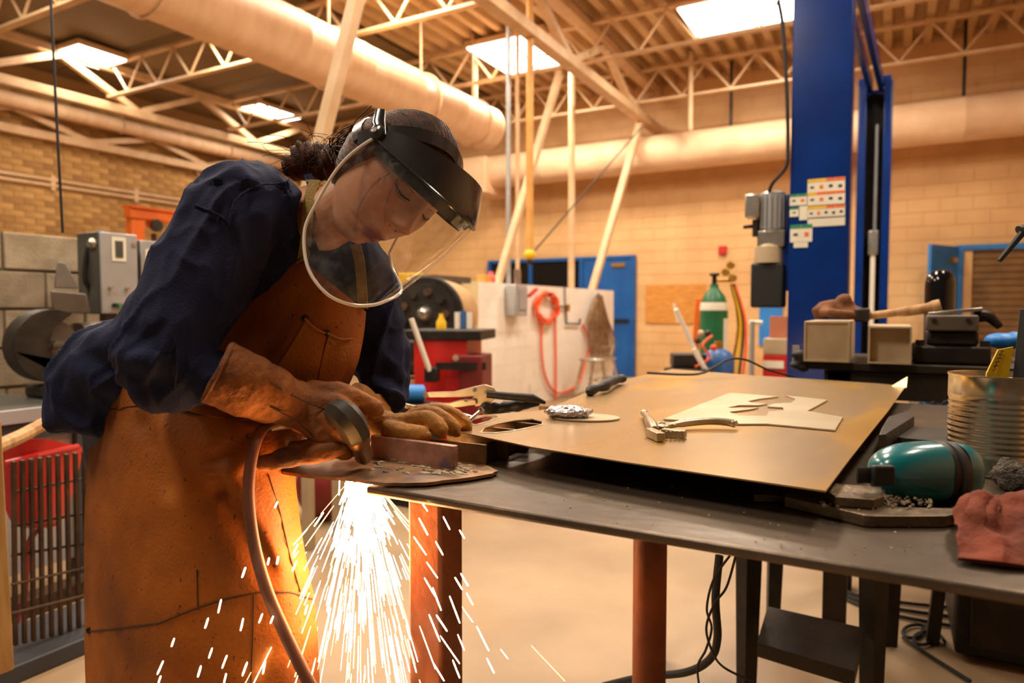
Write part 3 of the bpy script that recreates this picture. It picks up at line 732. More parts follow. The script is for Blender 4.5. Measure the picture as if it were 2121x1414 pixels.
MB().box(at(1425, 745, d=5.25), (.25, .2, .1), .4).build('crate', m_castiron, t, bevel=.01)
MB().bb(p.x-.16, p.x+.16, p.y-.1, p.y+.12, 0, at(1425, 760, d=5.25).z).build('cart_body', m_blackmetal, t, bevel=.01)
for px, py, m in ((1452, 690, m_cloudy), (1466, 690, m_castiron), (1445, 705, m_rust), (1478, 720, m_hoseorange)):
    MB().ell(at(px, py, d=5.2), (.026, .026, .026)).build('fitting', m, t)
MB().tube(crom([at(1475, 695, d=5.15), at(1455, 715, d=5.1), at(1470, 740, d=5.1), at(1440, 760, d=5.1)], 14), .01, 6).build('hose', m_hoseorange, t)
# stand and red parts case
p = at(1557, 760, d=5.0)
t = thing('roller_stand', 'thin grey roller stand with a small crossbar left of the blue post', 'stand', (p.x, p.y, 0))
MB().cyl((p.x, p.y, 0), (p.x, p.y, at(1557, 665, d=5.0).z), .018).build('post', m_grey_enamel, t)
MB().cyl(at(1552, 667, d=5.0), at(1578, 668, d=5.0), .016).build('crossbar', m_tubepaint, t)
MB().lathe([(0,0),(.14,0),(.14,.02),(.02,.05)], (p.x, p.y, 0), 20).build('foot', m_grey_enamel, t)
p = at(1610, 750, d=5.2)
t = thing('parts_case', 'red and white parts case beside the foot of the blue post', 'case', (p.x, p.y, 0))
z0, z1, z2, z3 = [at(1610, k, d=5.2).z for k in (770, 733, 700, 655)]
MB().bb(p.x-.09, p.x+.09, p.y-.1, p.y+.12, 0, z1).build('body', m_red, t, bevel=.006)
MB().bb(p.x-.09, p.x+.09, p.y-.1, p.y+.12, z1+.002, z2).build('tray', m_cloudy, t, bevel=.006)
MB().bb(p.x-.085, p.x+.06, p.y-.112, p.y-.101, z1-.1, z1-.045).build('label_plate', m_label, t)
MB().bb(p.x-.06, p.x+.09, p.y+.0, p.y+.12, z2+.002, z3).build('tall_box', pm('pinkish_card', (190,120,90), (170,100,74), 4, .6), t)
# ------------------------------------------------------------------ blue two-post lift
t = thing('vehicle_lift', 'tall blue two-post vehicle lift with warning stickers and motor unit', 'lift', (-.3, 6.1, 0))
def column(x0, x1, y0, y1, h, open_neg):
    m = MB(); th = .012
    ys = (y1-th, y1) if open_neg else (y0, y0+th)
    m.bb(x0, x1, ys[0], ys[1], 0, h)
    m.bb(x0, x0+th, y0, y1, 0, h); m.bb(x1-th, x1, y0, y1, 0, h)
    yl = (y0, y0+th) if open_neg else (y1-th, y1)
    m.bb(x0+th, x0+.075, yl[0], yl[1], 0, h); m.bb(x1-.075, x1-th, yl[0], yl[1], 0, h)
    return m
CY0 = 4.3
cx0 = at(1634, 500, Y=CY0).x; cx1 = at(1757, 500, Y=CY0).x
c1 = column(cx0, cx1, CY0, CY0+.3, 3.62, False).build('column', m_blue, t, bevel=.004)
CY1 = 7.8
ex0 = at(1771, 500, Y=CY1).x; ex1 = at(1842, 500, Y=CY1).x; zc2 = at(1806, 170, Y=CY1).z
c2 = column(ex0, ex1, CY1, CY1+.3, zc2, True).build('column', m_blue, t, bevel=.004)
MB().bb(ex0+.02, ex1-.02, CY1+.26, CY1+.285, 0, zc2-.05).build('channel_liner', m_blackmetal, c2)
xm = (ex0+ex1)/2
MB().cyl((xm+.02, CY1+.12, .9), (xm+.02, CY1+.12, zc2-.4), .018).build('lift_cable', m_grey_enamel, c2)
MB().bb(xm-.04, xm+.06, CY1+.06, CY1+.18, 1.75, 2.0).build('cable_anchor', m_chrome, c2, bevel=.01)
MB().bb(xm-.012, xm+.03, CY1+.08, CY1+.14, .6, 1.75).build('slide_bar', m_tubepaint, c2)
for sx in (ex0+.04, ex1-.06): MB().box((sx, CY1+.1, zc2+.02), (.09, .2, .06)).build('top_bracket', m_blue, c2, bevel=.006)
cap = Vector(((cx0+cx1)/2, CY0+.15, 3.6))
for dx in (-.05, .05):
    MB().beam(cap+Vector((dx, 0, 0)), (xm+dx, CY1+.1, zc2-.02), .05, .12).build('crossbeam', m_blue, t, bevel=.004)
# the right-hand flange catches light: rounded channel lip
MB().cyl((cx1-.006, CY0+.02, 0), (cx1-.006, CY0+.02, 3.6), .012, n=10).build('edge_bead', m_blue, c1)
# stickers on the near column
def sticker(px0, py0, px1, py1, band=None, marks=0, cols=None):
    y = CY0-.0025; a = at(px0, py0, Y=y); b = at(px1, py1, Y=y)
    st = MB().bb(a.x, b.x, y-.001, y+.002, b.z, a.z).build('sticker', m_label, c1, smooth=False)
    W_, H_ = b.x-a.x, a.z-b.z
    # printed bands and marks are thin pieces on the sticker
    if band:
        k = len(band)
        mm = {'y': m_yellow, 'o': m_inkorange, 'g': m_inkgreen, 'w': m_label}
        for i, ch in enumerate(band):
            MB().bb(a.x+W_*i/k, a.x+W_*(i+1)/k-.002, y-.0022, y-.0012, a.z-H_*.22, a.z).build('print_band', mm[ch], t, smooth=False)
    for i in range(marks):
        x = a.x + W_*(i+.5)/marks
        MB().bb(x-W_/marks*.2, x+W_/marks*.2, y-.0022, y-.0012, b.z+H_*(.3 if i % 2 else .36), b.z+H_*(.55 if i % 3 else .5)).build('print_mark', m_ink if i % 5 != 1 else m_inkorange, t, smooth=False)
sticker(1673, 372, 1750, 396, 'yyoo', 4)
sticker(1673, 399, 1750, 421, 'yooo', 4)
sticker(1673, 428, 1750, 449, 'yyoo', 5)
sticker(1673, 451, 1750, 466, None, 0)
sticker(1636, 403, 1671, 424, 'gg', 2)
sticker(1636, 430, 1654, 448, 'g', 1); sticker(1656, 427, 1672, 455, None, 0)
sticker(1637, 466, 1682, 500, 'gg', 2); sticker(1644, 501, 1673, 512, None, 0)
# motor unit
pu = at(1592, 440, Y=CY0+.1)
mu = MB().tube([at(1600, 398, Y=CY0+.1), at(1600, 402, Y=CY0+.1), at(1600, 478, Y=CY0+.1), at(1600, 482, Y=CY0+.1)], [.06, .075, .075, .06], 28).build('motor_unit', m_grey_enamel, t)
mc = at(1600, 440, Y=CY0+.1)
for i in range(12):
    a = PI*(.9+i*.1)
    MB().box((mc.x+.08*math.cos(a), mc.y+.08*math.sin(a), mc.z), (.022, .006, .2), a).build('cooling_fin', m_grey_enamel, mu)
MB().box(at(1560, 428, Y=CY0+.05), (.08, .1, .14)).build('switch_housing', m_chrome, mu, bevel=.008)
MB().cyl(at(1566, 455, Y=CY0+.05), at(1566, 490, Y=CY0+.05), .022).build('solenoid', m_blackmetal, mu)
MB().cyl(at(1540, 470, Y=CY0+.05), at(1566, 468, Y=CY0+.05), .012).build('release_handle', m_blackmetal, mu)
MB().box(at(1600, 495, Y=CY0+.1), (.16, .13, .1)).build('pump_block', m_chrome, mu, bevel=.01)
z0, z1, z2 = [at(1592, k, Y=CY0+.1).z for k in (637, 545, 505)]
zc_ = at(1592, 590, Y=CY0+.1)
MB().bb(zc_.x-.095, zc_.x+.095, zc_.y-.07, zc_.y+.07, z0, z1).build('oil_tank', m_black, mu, bevel=.015, seg=3)
MB().lathe([(.09,z1),(.085,z2-.02),(.04,z2+.02)], (zc_.x, zc_.y, 0), 24).build('tank_neck', m_cloudy, mu)
MB().bb(zc_.x+.08, cx0+.02, zc_.y-.03, zc_.y+.05, z0+.1, z1+.4).build('mount_plate', m_blue, mu)
MB().tube(crom([at(1592, 402, Y=CY0+.05), at(1600, 380, Y=CY0+.0), at(1628, 345, Y=CY0-.02), at(1632, 300, Y=CY0-.02), at(1630, 200, Y=CY0-.02), at(1622, 60, Y=CY0), at(1612, 0, Y=CY0)], 30), .011, 8).build('power_cord', m_black, t)
# ================================================================== WELDING TABLE
TZ = .92
m_top = pm('table_plate_steel', (112,96,80), (80,68,57), 5, .38, .7, bump=.12, bscale=35, rvar=.12, c3=(132,112,88), s3=13, lo3=.63, hi3=.72)
m_sheet = pm('sheet_steel', (176,144,96), (158,130,96), 3.2, .3, .55, bump=.03, bscale=30, rvar=.1, stretch=(1.6,.6,1), c3=(190,146,70), s3=2.4, lo3=.54, hi3=.64)
m_sheetpale = pm('pale_sheet_steel', (206,190,160), (188,170,138), 5, .34, .5, bump=.05, bscale=40)
m_slag = pm('slag', (176,158,128), (120,104,84), 60, .6, .3, bump=.5, bscale=150)
m_cutplate = pm('cut_plate_steel', (166,126,88), (118,92,72), 14, .45, .6, bump=.2, bscale=60, c3=(96,74,84), s3=18, lo3=.6, hi3=.7)
m_copper = pm('heat_tinted_bar', (220,174,150), (150,108,94), 16, .35, .45, bump=.2, bscale=50, c3=(120,100,130), s3=20, lo3=.6, hi3=.7)
m_gratebar = pm('grate_bar_steel', (146,110,66), (96,72,44), 16, .45, .6, bump=.2, bscale=50)
def plate(name, outer, holes, z0, z1, mat, parent=None, bevel=0, jag=0):
    bm = bmesh.new(); edges = []
    for loop in [outer]+holes:
        vs = [bm.verts.new((x, y, z0)) for x, y in loop]
        for i in range(len(vs)): edges.append(bm.edges.new((vs[i], vs[(i+1) % len(vs)])))
    bmesh.ops.triangle_fill(bm, use_beauty=True, use_dissolve=False, edges=edges)
    fs = list(bm.faces)
    r = bmesh.ops.extrude_face_region(bm, geom=fs)
    for e in r['geom']:
        if isinstance(e, bmesh.types.BMVert): e.co.z += z1-z0
    bmesh.ops.recalc_face_normals(bm, faces=bm.faces)
    m = MB(); bm.verts.index_update()
    m.add([v.co.copy() for v in bm.verts], [[v.index for v in f.verts] for f in bm.faces]); bm.free()
    return m.build(name, mat, parent, smooth=False, bevel=bevel)
def pxz(pts, Z): return [(p.x, p.y) for p in (at(x, y, Z=Z) for x, y in pts)]
def jagged(pts, n=3, amp=.0012):
    out = []
    for i, p in enumerate(pts):
        q = pts[(i+1) % len(pts)]
        for k in range(n):
            f = k/n; out.append((p[0]+(q[0]-p[0])*f+(random.uniform(-amp, amp) if k else 0), p[1]+(q[1]-p[1])*f+(random.uniform(-amp, amp) if k else 0)))
    return out
TY0 = at(1320, 1098, Z=TZ).y; TX0 = at(806, 990, Z=TZ).x
t = thing('welding_table', 'heavy dark steel welding table the woman leans over', 'table', (.1, 1.5, 0))
MB().bb(TX0, 1.25, TY0, 2.35, TZ-.014, TZ).build('table_top', m_top, t, bevel=.005, seg=3)
m_legr = pm('rusty_leg', (144,72,28), (98,46,18), 8, .6, .3, bump=.2, bscale=50)
def legat(pxc, Y):
    p = at(pxc, 1200, Y=Y); return p.x
lx = legat(908, TY0+.1); wl_ = .066
MB().bb(lx-wl_/2, lx+wl_/2, TY0+.06, TY0+.06+wl_, 0, TZ-.015).build('leg', m_legr, t, bevel=.006)
lx2 = legat(1346, TY0+.06)
MB().cyl((lx2, TY0+.06, 0), (lx2, TY0+.06, TZ-.015), .0225, n=24).build('leg', m_legr, t)
MB().bb(1.1, 1.16, TY0+.06, TY0+.12, 0, TZ-.015).build('leg', m_legr, t, bevel=.006)
for x in (at(1346, 1200, Y=2.2).x-.03, 1.1): MB().bb(x, x+.06, 2.2, 2.26, 0, TZ-.015).build('leg', m_legr, t, bevel=.006)
# support grate bars on the table that carry the sheet
SZ = .966
gy = [1.02, 1.10, 1.18, 1.26, 1.34, 1.5, 1.75, 2.0, 2.2]
t = thing('support_grate', 'rusty flat bars on edge on the table carrying the big sheet', 'grate', (TX0+.3, 1.4, TZ))
xr = at(1028, 916, Z=.96).x
for i, y in enumerate(gy):
    x1 = xr + (.0 if i < 3 else .08) + (0 if i < 5 else .5)
    MB().bb(TX0-.03, x1, y-.003, y+.003, TZ+.001, SZ-.004).build('bar', m_gratebar, t)
for x in (TX0+.08, xr-.03): MB().bb(x-.003, x+.003, gy[0], gy[4], TZ+.001, SZ-.014).build('bar', m_gratebar, t)
# copper coloured heavy bar in front
a, b = at(772, 925, Z=.945), at(945, 950, Z=.945)
o = MB().beam(a, b, .012, .046).build('steel_bar', m_copper, bevel=.002); o.location.z += .0
tag(o, 'heat-tinted copper coloured bar lying in front of the resting glove', 'bar')
# cut plate under the torch
CPZ = .928
outp = pxz([(560,972),(610,957),(700,950),(770,946),(860,944),(950,949),(1000,960),(1031,974),(1020,980),(950,991),(880,999),(800,1000),(720,990),(640,984)], CPZ)
cpz = plate('cut_plate', jagged(outp, 4, .0015), [], CPZ-.005, CPZ, m_cutplate)
tag(cpz, 'scorched steel plate being cut, sticking out over the table end', 'plate')
mb = MB()
for i in range(70):
    f = random.random(); px = 770 + f*230; py = 962 + random.gauss(0, 9)
    if random.random() < .5: px, py = random.uniform(880, 985), 976+random.gauss(0, 4)
    p = at(px, py, Z=CPZ); mb.ell(p, (random.uniform(.004, .012), random.uniform(.002, .005), random.uniform(.0015, .004)), Matrix.Rotation(random.uniform(-.5, .5), 3, 'Z'), 8, 5)
sl = mb.build('slag_beads', m_slag, cpz); sl['kind'] = 'stuff'
# ------------------------------------------------------------------ the big sheet
def ellipse(px, py, rx, ry, n=28, ang=0):
    return [(px + rx*math.cos(q)*math.cos(ang) - ry*math.sin(q)*math.sin(ang), py + rx*math.cos(q)*math.sin(ang) + ry*math.sin(q)*math.cos(ang)) for q in [2*PI*i/n for i in range(n)]]
outer = pxz([(948,893),(1100,925),(1300,957),(1500,986),(1710,1016),(1760,950),(1800,900),(1840,850),(1876,799),(1820,794),(1700,786),(1560,777),(1392,764),(1290,786),(1215,812),(1130,848),(1040,856),(965,862),(940,880)], SZ)
h1 = pxz([(996,896),(1003,886),(1030,877),(1068,870),(1105,868),(1124,873),(1122,880),(1095,886),(1060,893),(1025,897)], SZ)
h2 = pxz([(968,877),(980,868),(1005,861),(1030,861),(1034,865),(1012,873),(985,880)], SZ)
sheet = plate('steel_sheet', outer, [h1, h2], SZ-.0022, SZ, m_sheet)
tag(sheet, 'large yellowish sheet of steel with two cut slots resting on the table', 'sheet')
p = at(1874, 800, Z=SZ)
MB().add([p+Vector((-.035,-.01,0)), p+Vector((.004,-.03,0)), p+Vector((.006,.0,.03)), p+Vector((-.02,.004,.012)), p+Vector((-.035,-.01,-.002)), p+Vector((.004,-.03,-.002)), p+Vector((.008,.0,.028)), p+Vector((-.02,.006,.01))], [(0,1,2,3),(7,6,5,4),(0,4,5,1),(1,5,6,2),(2,6,7,3),(3,7,4,0)]).build('curled_corner', m_sheet, sheet)
# slot edges with bright cut rims
for h in (h1, h2):
    MB().tube([(x, y, SZ) for x, y in h], .0016, 5, closed=True).build('cut_rim', m_sheetpale, sheet)
# pieces on the sheet
Z2 = SZ + .001
oc = pxz([(1374,869),(1510,815),(1570,818),(1616,822),(1650,831),(1655,838),(1632,843),(1622,848),(1570,831),(1548,831),(1560,836),(1600,838),(1545,846),(1503,844),(1506,850),(1560,855),(1592,848),(1600,836),(1640,822),(1718,830),(1680,852),(1745,866),(1735,880),(1722,892),(1650,886),(1590,881),(1530,881),(1450,876)], Z2)
oc = pxz([(1374,870),(1511,815),(1612,823),(1570,828),(1548,833),(1565,837),(1590,838),(1572,841),(1530,841),(1506,846),(1540,848),(1572,846),(1552,850),(1510,855),(1530,863),(1588,864),(1592,854),(1624,852),(1622,846),(1590,844),(1600,838),(1640,836),(1648,828),(1626,820),(1714,830),(1672,853),(1746,866),(1738,878),(1730,893),(1655,886),(1590,880),(1520,880)], Z2)
o = plate('cutout_plate', jagged(oc, 3, .0008), [], Z2, Z2+.003, m_sheetpale); tag(o, 'pale cutout plate with curved openings lying on the big sheet', 'plate')
o = plate('oval_offcut', pxz(ellipse(1214, 866, 70, 7.5, 28, .02), Z2), [], Z2, Z2+.003, m_sheetpale); tag(o, 'thin oval offcut lying beside the crumpled foil', 'offcut')
# crumpled foil
p = at(1170, 868, Z=Z2)
m = MB().ell((p.x, p.y+.02, Z2+.013), (.05, .03, .014), Matrix.Rotation(.3, 3, 'Z'), 40, 20)
o = m.build('crumpled_foil', pm('foil', (226,222,226), (190,186,196), 30, .22, .9)); tag(o, 'crumpled ball of shiny foil on the big sheet', 'foil')
displace(o, lambda q, n: .009*(abs(noise.noise(q*55)) - .2) + .004*noise.noise(q*120)); o.data.polygons.foreach_set('use_smooth', [False]*len(o.data.polygons))
# pliers on the sheet (head block, jaw, two handles)
def P2(px, py, h=0): return at(px, py, Z=Z2) + Vector((0, 0, h))
t = thing('pliers', 'worn locking pliers lying open on the big sheet', 'pliers', P2(1400, 890))
MB().tube([P2(1332, 864, .009), P2(1338, 870, .01), P2(1345, 885, .012), P2(1352, 897, .012), P2(1356, 903, .01)], [.006, .0075, .009, .011, .009], 12).build('handle', m_tool, t)
MB().ell(P2(1334, 864, .009), (.008, .008, .008)).build('adjusting_screw', m_tool, t)
MB().beam(P2(1344, 903, .008), P2(1370, 915, .008), .016, .016).build('upper_jaw', m_tool, t, bevel=.002)
lj = MB().beam(P2(1372, 902, .007), P2(1420, 907, .007), .016, .014).build('lower_jaw', m_tool, t, bevel=.0015)
for i in range(5): MB().beam(P2(1380+i*9, 910, .001), P2(1380+i*9, 910, .015), .004, .004, (1,0,0)).build('tooth', m_tool, lj)
MB().beam(P2(1356, 893, .011), P2(1385, 896, .009), .018, .009).build('pivot_plate', m_tool, t, bevel=.003)
MB().tube(crom([P2(1378, 893, .009), P2(1420, 888, .012), P2(1470, 886, .014), P2(1510, 887, .012), P2(1526, 889, .009)], 20), [(.007, .006)]*4+[(.010, .008)]*12+[(.009,.008)]*2+[(.007,.006),(.003,.003)], 12, ref=(0,1,0)).build('handle', m_tool, t)
MB().tube([P2(1370, 887, .012), P2(1400, 893, .012)], .002, 6).build('spring', m_chrome, t)
MB().ell(P2(1365, 892, .015), (.004, .004, .003)).build('rivet', m_tool, t)
# locking clamp behind the resting glove
def P3(px, py, d=1.72): return at(px, py, d=d)
t = thing('locking_clamp', 'big locking clamp with black sleeve lying at the edge of the sheet', 'clamp', P3(1000, 842))
def flat(pts, d, th, name, mat, par):
    A = [P3(x, y, d) for x, y in pts]; B = [p + FV*th for p in A]; n = len(A)
    return MB().add(A+B, [tuple(range(n-1,-1,-1)), tuple(range(n, 2*n))] + [(i, (i+1) % n, n+(i+1) % n, n+i) for i in range(n)]).build(name, mat, par, smooth=False, bevel=.0015)
h = flat([(882,815),(888,812),(940,811),(985,800),(1005,796),(1022,802),(1030,815),(1012,822),(1000,818),(960,822),(888,823)], 1.70, .014, 'upper_handle', m_tool, t)
MB().tube([P3(879, 813, 1.70), P3(884, 823, 1.70)], .006, 10).build('adjusting_screw', m_tool, h)
h = flat([(890,834),(930,835),(955,828),(985,828),(987,838),(960,842),(930,845),(900,839)], 1.70, .014, 'lower_handle', m_tool, t)
flat([(985,812),(1022,806),(1034,818),(1012,838),(985,842),(975,830)], 1.715, .02, 'clamp_body', m_tool, t)
for px, py in ((983, 808), (965, 829), (1008, 812)): MB().cyl(P3(px, py, 1.695), P3(px, py, 1.72), .005, n=10).build('rivet', m_chrome, t)
MB().tube([P3(1008, 816, 1.70), P3(1036, 819, 1.70), P3(1098, 824, 1.70), P3(1102, 824, 1.70), P3(1130, 834, 1.70)], [.009, .010, .011, .011, .004], 12).build('black_sleeve', m_blackmetal, t)
m = MB().tube(crom([P3(995, 845, 1.7), P3(1030, 846, 1.72), P3(1070, 840, 1.72), P3(1120, 834, 1.72)], 20), [.008, .012]+[.014]*14+[.01,.008,.006,.004], 12); o = m.build('lower_jaw', m_blackmetal, t)
displace(o, lambda q, n: .006*noise.noise(q*60))
# flexible spring hose and bolt
p = [at(826, 836, d=1.5), at(850, 842, d=1.48), at(900, 848, d=1.47), at(950, 857, d=1.46), at(982, 866, d=1.45)]
t = thing('flex_shaft', 'thin coiled spring shaft lying behind the resting glove', 'tool', at(900, 850, d=1.48))
pts = crom(p, 120); R_ = [(.006 if 8 < i < 100 and i % 3 == 0 else .0045) for i in range(120)]
MB().tube(pts, R_, 8).build('coil_body', m_tool, t)
MB().tube(pts[:10], [.007]*8+[.009, .006], 10).build('end_ferrule', m_chrome, t)
t = thing('bolt', 'silver bolt with washer standing by the slots in the big sheet', 'bolt', at(975, 872, Z=SZ))
MB().tube([at(972, 870, d=1.40), at(997, 849, d=1.41)], .0035, 10).build('shank', m_chrome, t)
MB().tube([at(995, 851, d=1.41), at(1000, 846, d=1.41)], .007, 6).build('head', m_chrome, t)
MB().tube([at(969, 872, d=1.40), at(974, 869, d=1.40)], .011, 16).build('washer', m_chrome, t)
# black rag/sleeve at the far edge and wire on the sheet
o = MB().tube(crom([at(1218, 812, Z=SZ+.012), at(1250, 799, Z=SZ+.02), at(1275, 786, Z=SZ+.02), at(1290, 782, Z=SZ+.02)], 14), [.006]+[.013]*11+[.016, .012], 12).build('black_sleeve', m_black); tag(o, 'black rubber sleeve lying at the far left edge of the big sheet', 'sleeve'); displace(o, lambda q, n: .01*noise.noise(q*30))
o = MB().tube(crom([at(1340, 772, d=2.3), at(1440, 775, d=2.3), at(1480, 760, d=2.35), at(1510, 744, d=2.4), at(1545, 745, d=2.45), at(1590, 765, d=2.5), at(1645, 780, d=2.5)], 40), .004, 8).build('black_wire', m_black); tag(o, 'thin black wire arching over the far end of the big sheet', 'wire')
# flat bar sticking out under the sheet on the right
o = plate('flat_plate', pxz([(1820,900),(1826,885),(1840,862),(1880,850),(1894,862),(1836,898)], .962), [], .935, .962, m_castiron, bevel=.002); tag(o, 'dark flat plate sticking out under the right edge of the sheet', 'plate')
o = plate('channel_bar', pxz([(1860,905),(1870,880),(2121,900),(2121,930)], .94), [], TZ+.001, .94, m_castiron, bevel=.002); tag(o, 'long dark channel bar lying behind the teal ear muffs', 'bar')
# bent scrap bars near the front
def scrap(name, label, poly, Z, th):
    o = plate(name, jagged(pxz(poly, Z), 2, .0006), [], Z-th, Z, m_scrap, bevel=.0015); tag(o, label, 'scrap'); return o
m_scrap = pm('scrap_steel', (136,116,90), (96,80,62), 16, .42, .7, bump=.3, bscale=60)
scrap('scrap_bar', 'bent flat scrap bar nearest the front below the sheet corner', [(1624,1014),(1640,1013),(1800,1048),(1975,1052),(1982,1062),(1960,1068),(1810,1068),(1790,1066),(1625,1028)], TZ+.016, .015)
scrap('scrap_bar', 'short rough scrap plate tucked under the front corner of the sheet', [(1700,1008),(1725,1000),(1826,1008),(1832,1026),(1810,1034),(1730,1028)], TZ+.030, .013)
scrap('scrap_bar', 'thin dark scrap strip under the sheet left of the bent bar', [(1560,1012),(1640,1014),(1640,1026),(1562,1024)], TZ+.012, .011)
mb = MB()
for i in range(160):
    p = at(random.uniform(1700, 1930), 1036+random.gauss(0, 8), Z=TZ+.017); mb.ell(p, (random.uniform(.001,.003),)*3, None, 6, 4)
o = mb.build('metal_shavings', m_slag); tag(o, 'curly bright metal shavings scattered on the bent scrap bars', 'shavings', kind='stuff')
mb = MB()
for i in range(90):
    p = at(random.uniform(1100, 2000), random.uniform(985, 1150), Z=TZ)
    if TX0 < p.x < 1.2 and p.y > TY0+.01: mb.ell(p+Vector((0,0,.0008)), (random.uniform(.0006,.0022), random.uniform(.0006,.0018), .0008), None, 6, 4)
o = mb.build('metal_dust', m_slag); tag(o, 'fine bright metal grit scattered over the dark table top', 'grit', kind='stuff')
# ------------------------------------------------------------------ ear muffs
m_teal = pm('teal_plastic', (6,106,114), (4,94,102), 5, .25, coat=.3)
m_teald = pm('ear_cushion', (30,26,25), (38,32,30), 20, .55)
ec = at(1858, 975, d=1.0)
t = thing('ear_muffs', 'teal ear muffs with black headband lying beside the sheet corner', 'ear muffs', (ec.x, ec.y, TZ))
def cup(cx, cy, d, rx, ry, depth, sgn, name):
    # domed cup: superellipse profile, dome towards -sgn*RV
    c = at(cx, cy, d=d); m = MB(); ax = (RV*sgn + FV*.25*sgn).normalized(); up = Vector((0,0,1)); sd = up.cross(ax).normalized()
    rows = []
    for i in range(15):
        f = i/14; a = f*PI/2; k = math.cos(a)**.75 if f < 1 else 0.02; h = math.sin(a)**.8*depth
        rows.append([c + ax*h + sd*(rx*max(k,.02)*abs(math.cos(q))**.8*(1 if math.cos(q) >= 0 else -1)) + up*(ry*max(k,.02)*abs(math.sin(q))**.8*(1 if math.sin(q) >= 0 else -1)) for q in [2*PI*j/32 for j in range(33)]])
    m.sheet(rows); return m.build(name, m_teal, t, ang=70), c, ax, sd, up
cu, c, ax, sd, up = cup(1930, 975, 1.0, .040, .0435, .102, -1, 'ear_cup')
MB().tube([c-ax*.0, c-ax*.004, c-ax*.018, c-ax*.02], [(.042,.044),(.043,.0445),(.043,.0445),(.037,.039)], 32, ref=sd).build('cushion', m_teald, cu)
cu2, c2_, ax2, sd2, up2 = cup(1966, 976, 1.0, .039, .0435, .042, 1, 'ear_cup')
MB().tube([c2_-ax2*.0, c2_-ax2*.004, c2_-ax2*.012, c2_-ax2*.014], [(.041,.044),(.042,.0445),(.042,.0445),(.037,.039)], 32, ref=sd2).build('cushion', m_teald, cu2)
MB().tube(crom([at(2012, 958, d=.99), at(2026, 966, d=.99), at(2028, 985, d=.99), at(2020, 992, d=.99)], 10), [(.012,.005)]*10, 10).build('headband_pivot', m_black, t)
MB().tube([at(1775, 985, d=.94), at(1810, 984, d=.94), at(1848, 984, d=.95)], [(.011,.003)]*3, 10, ref=(0,0,1)).build('headband', m_black, t)
MB().box(at(1828, 984, d=.935), (.03, .012, .028), YAW).build('band_slider', m_black, t, bevel=.003)
# ------------------------------------------------------------------ ribbed tin can with pens and tape
m_tin = pm('tin_plate', (206,196,176), (186,174,150), 6, .22, .95, rvar=.06)
cb = at(2062, 975, Z=TZ); R_ = .0735
t = thing('tin_can', 'large ribbed open tin can at the right edge of the table', 'can', (cb.x, cb.y, TZ))
prof = [(R_-.002, 0), (R_, .002), (R_+.0012, .004), (R_, .008), (R_, .03)]
z = .034
while z < .122:
    prof += [(R_, z), (R_-.0016, z+.003), (R_-.0016, z+.005), (R_, z+.008)]; z += .0095
prof += [(R_, .135), (R_, .165), (R_+.0015, .1665), (R_+.0015, .169), (R_-.0008, .1695), (R_-.0015, .166), (R_-.002, .004), (0, .004)]
MB().lathe(prof, (cb.x, cb.y, TZ), 64).build('can_body', m_tin, t, ang=50)
MB().lathe([(0,.003),(R_-.002,.003)], (cb.x, cb.y, TZ), 40, cap=False).build('can_bottom', m_tin, t)
fr = at(2062, 770, d=1.14)
def inc(px, py, d): return at(px, py, d=d)
A = [inc(2044, 773, 1.13), inc(2068, 724, 1.13), inc(2099, 718, 1.13), inc(2090, 775, 1.13)]
bot = Vector((cb.x, cb.y, TZ+.02))
A2 = [A[0]+Vector((0,0,-.10)), A[0], A[1], A[2], A[3], A[3]+Vector((0,0,-.10))]
m = MB(); m.add(A2+[p+FV*.003 for p in A2], [(5,4,3,2,1,0),(6,7,8,9,10,11)]+[(i,(i+1)%6,6+(i+1)%6,6+i) for i in range(6)])
o = m.build('yellow_card', pm('yellow_card_stock', (238,196,20), (226,180,12), 4, .6), smooth=False); tag(o, 'yellow folded card with pen scribble standing in the tin can', 'card')
for i in range(5):
    f = i/4; MB().tube(crom([inc(2056+f*12, 768-f*34, 1.128), inc(2062+f*13, 764-f*33, 1.128), inc(2060+f*14, 756-f*30, 1.128), inc(2068+f*12, 758-f*30, 1.128)], 8), .0006, 5).build('pen_stroke', m_ink, o)
o = MB().beam(inc(2068, 800, 1.14), inc(2088, 742, 1.14), .012, .004).build('steel_ruler', m_chrome, bevel=.0005); tag(o, 'short steel strip beside the yellow card in the tin can', 'strip')
o = MB().beam(inc(2112, 860, 1.12), inc(2135, 640, 1.12), .03, .006).build('black_bar', m_black, bevel=.001); tag(o, 'tall black flat bar standing in the tin can at the picture edge', 'bar')
t = thing('gooseneck_rod', 'thin black rod pointing down into the picture at the right edge', 'rod', inc(2150, 900, 1.5))
MB().tube([inc(2070, 540, 1.5), inc(2121, 478, 1.5)], [.005, .008], 8).build('rod', m_black, t)
MB().tube([inc(2112, 478, 1.5), inc(2160, 455, 1.5), inc(2175, 600, 1.5), Vector((inc(2175, 900, 1.5).x, inc(2175, 900, 1.5).y, TZ))], .012, 10).build('arm', m_black, t)
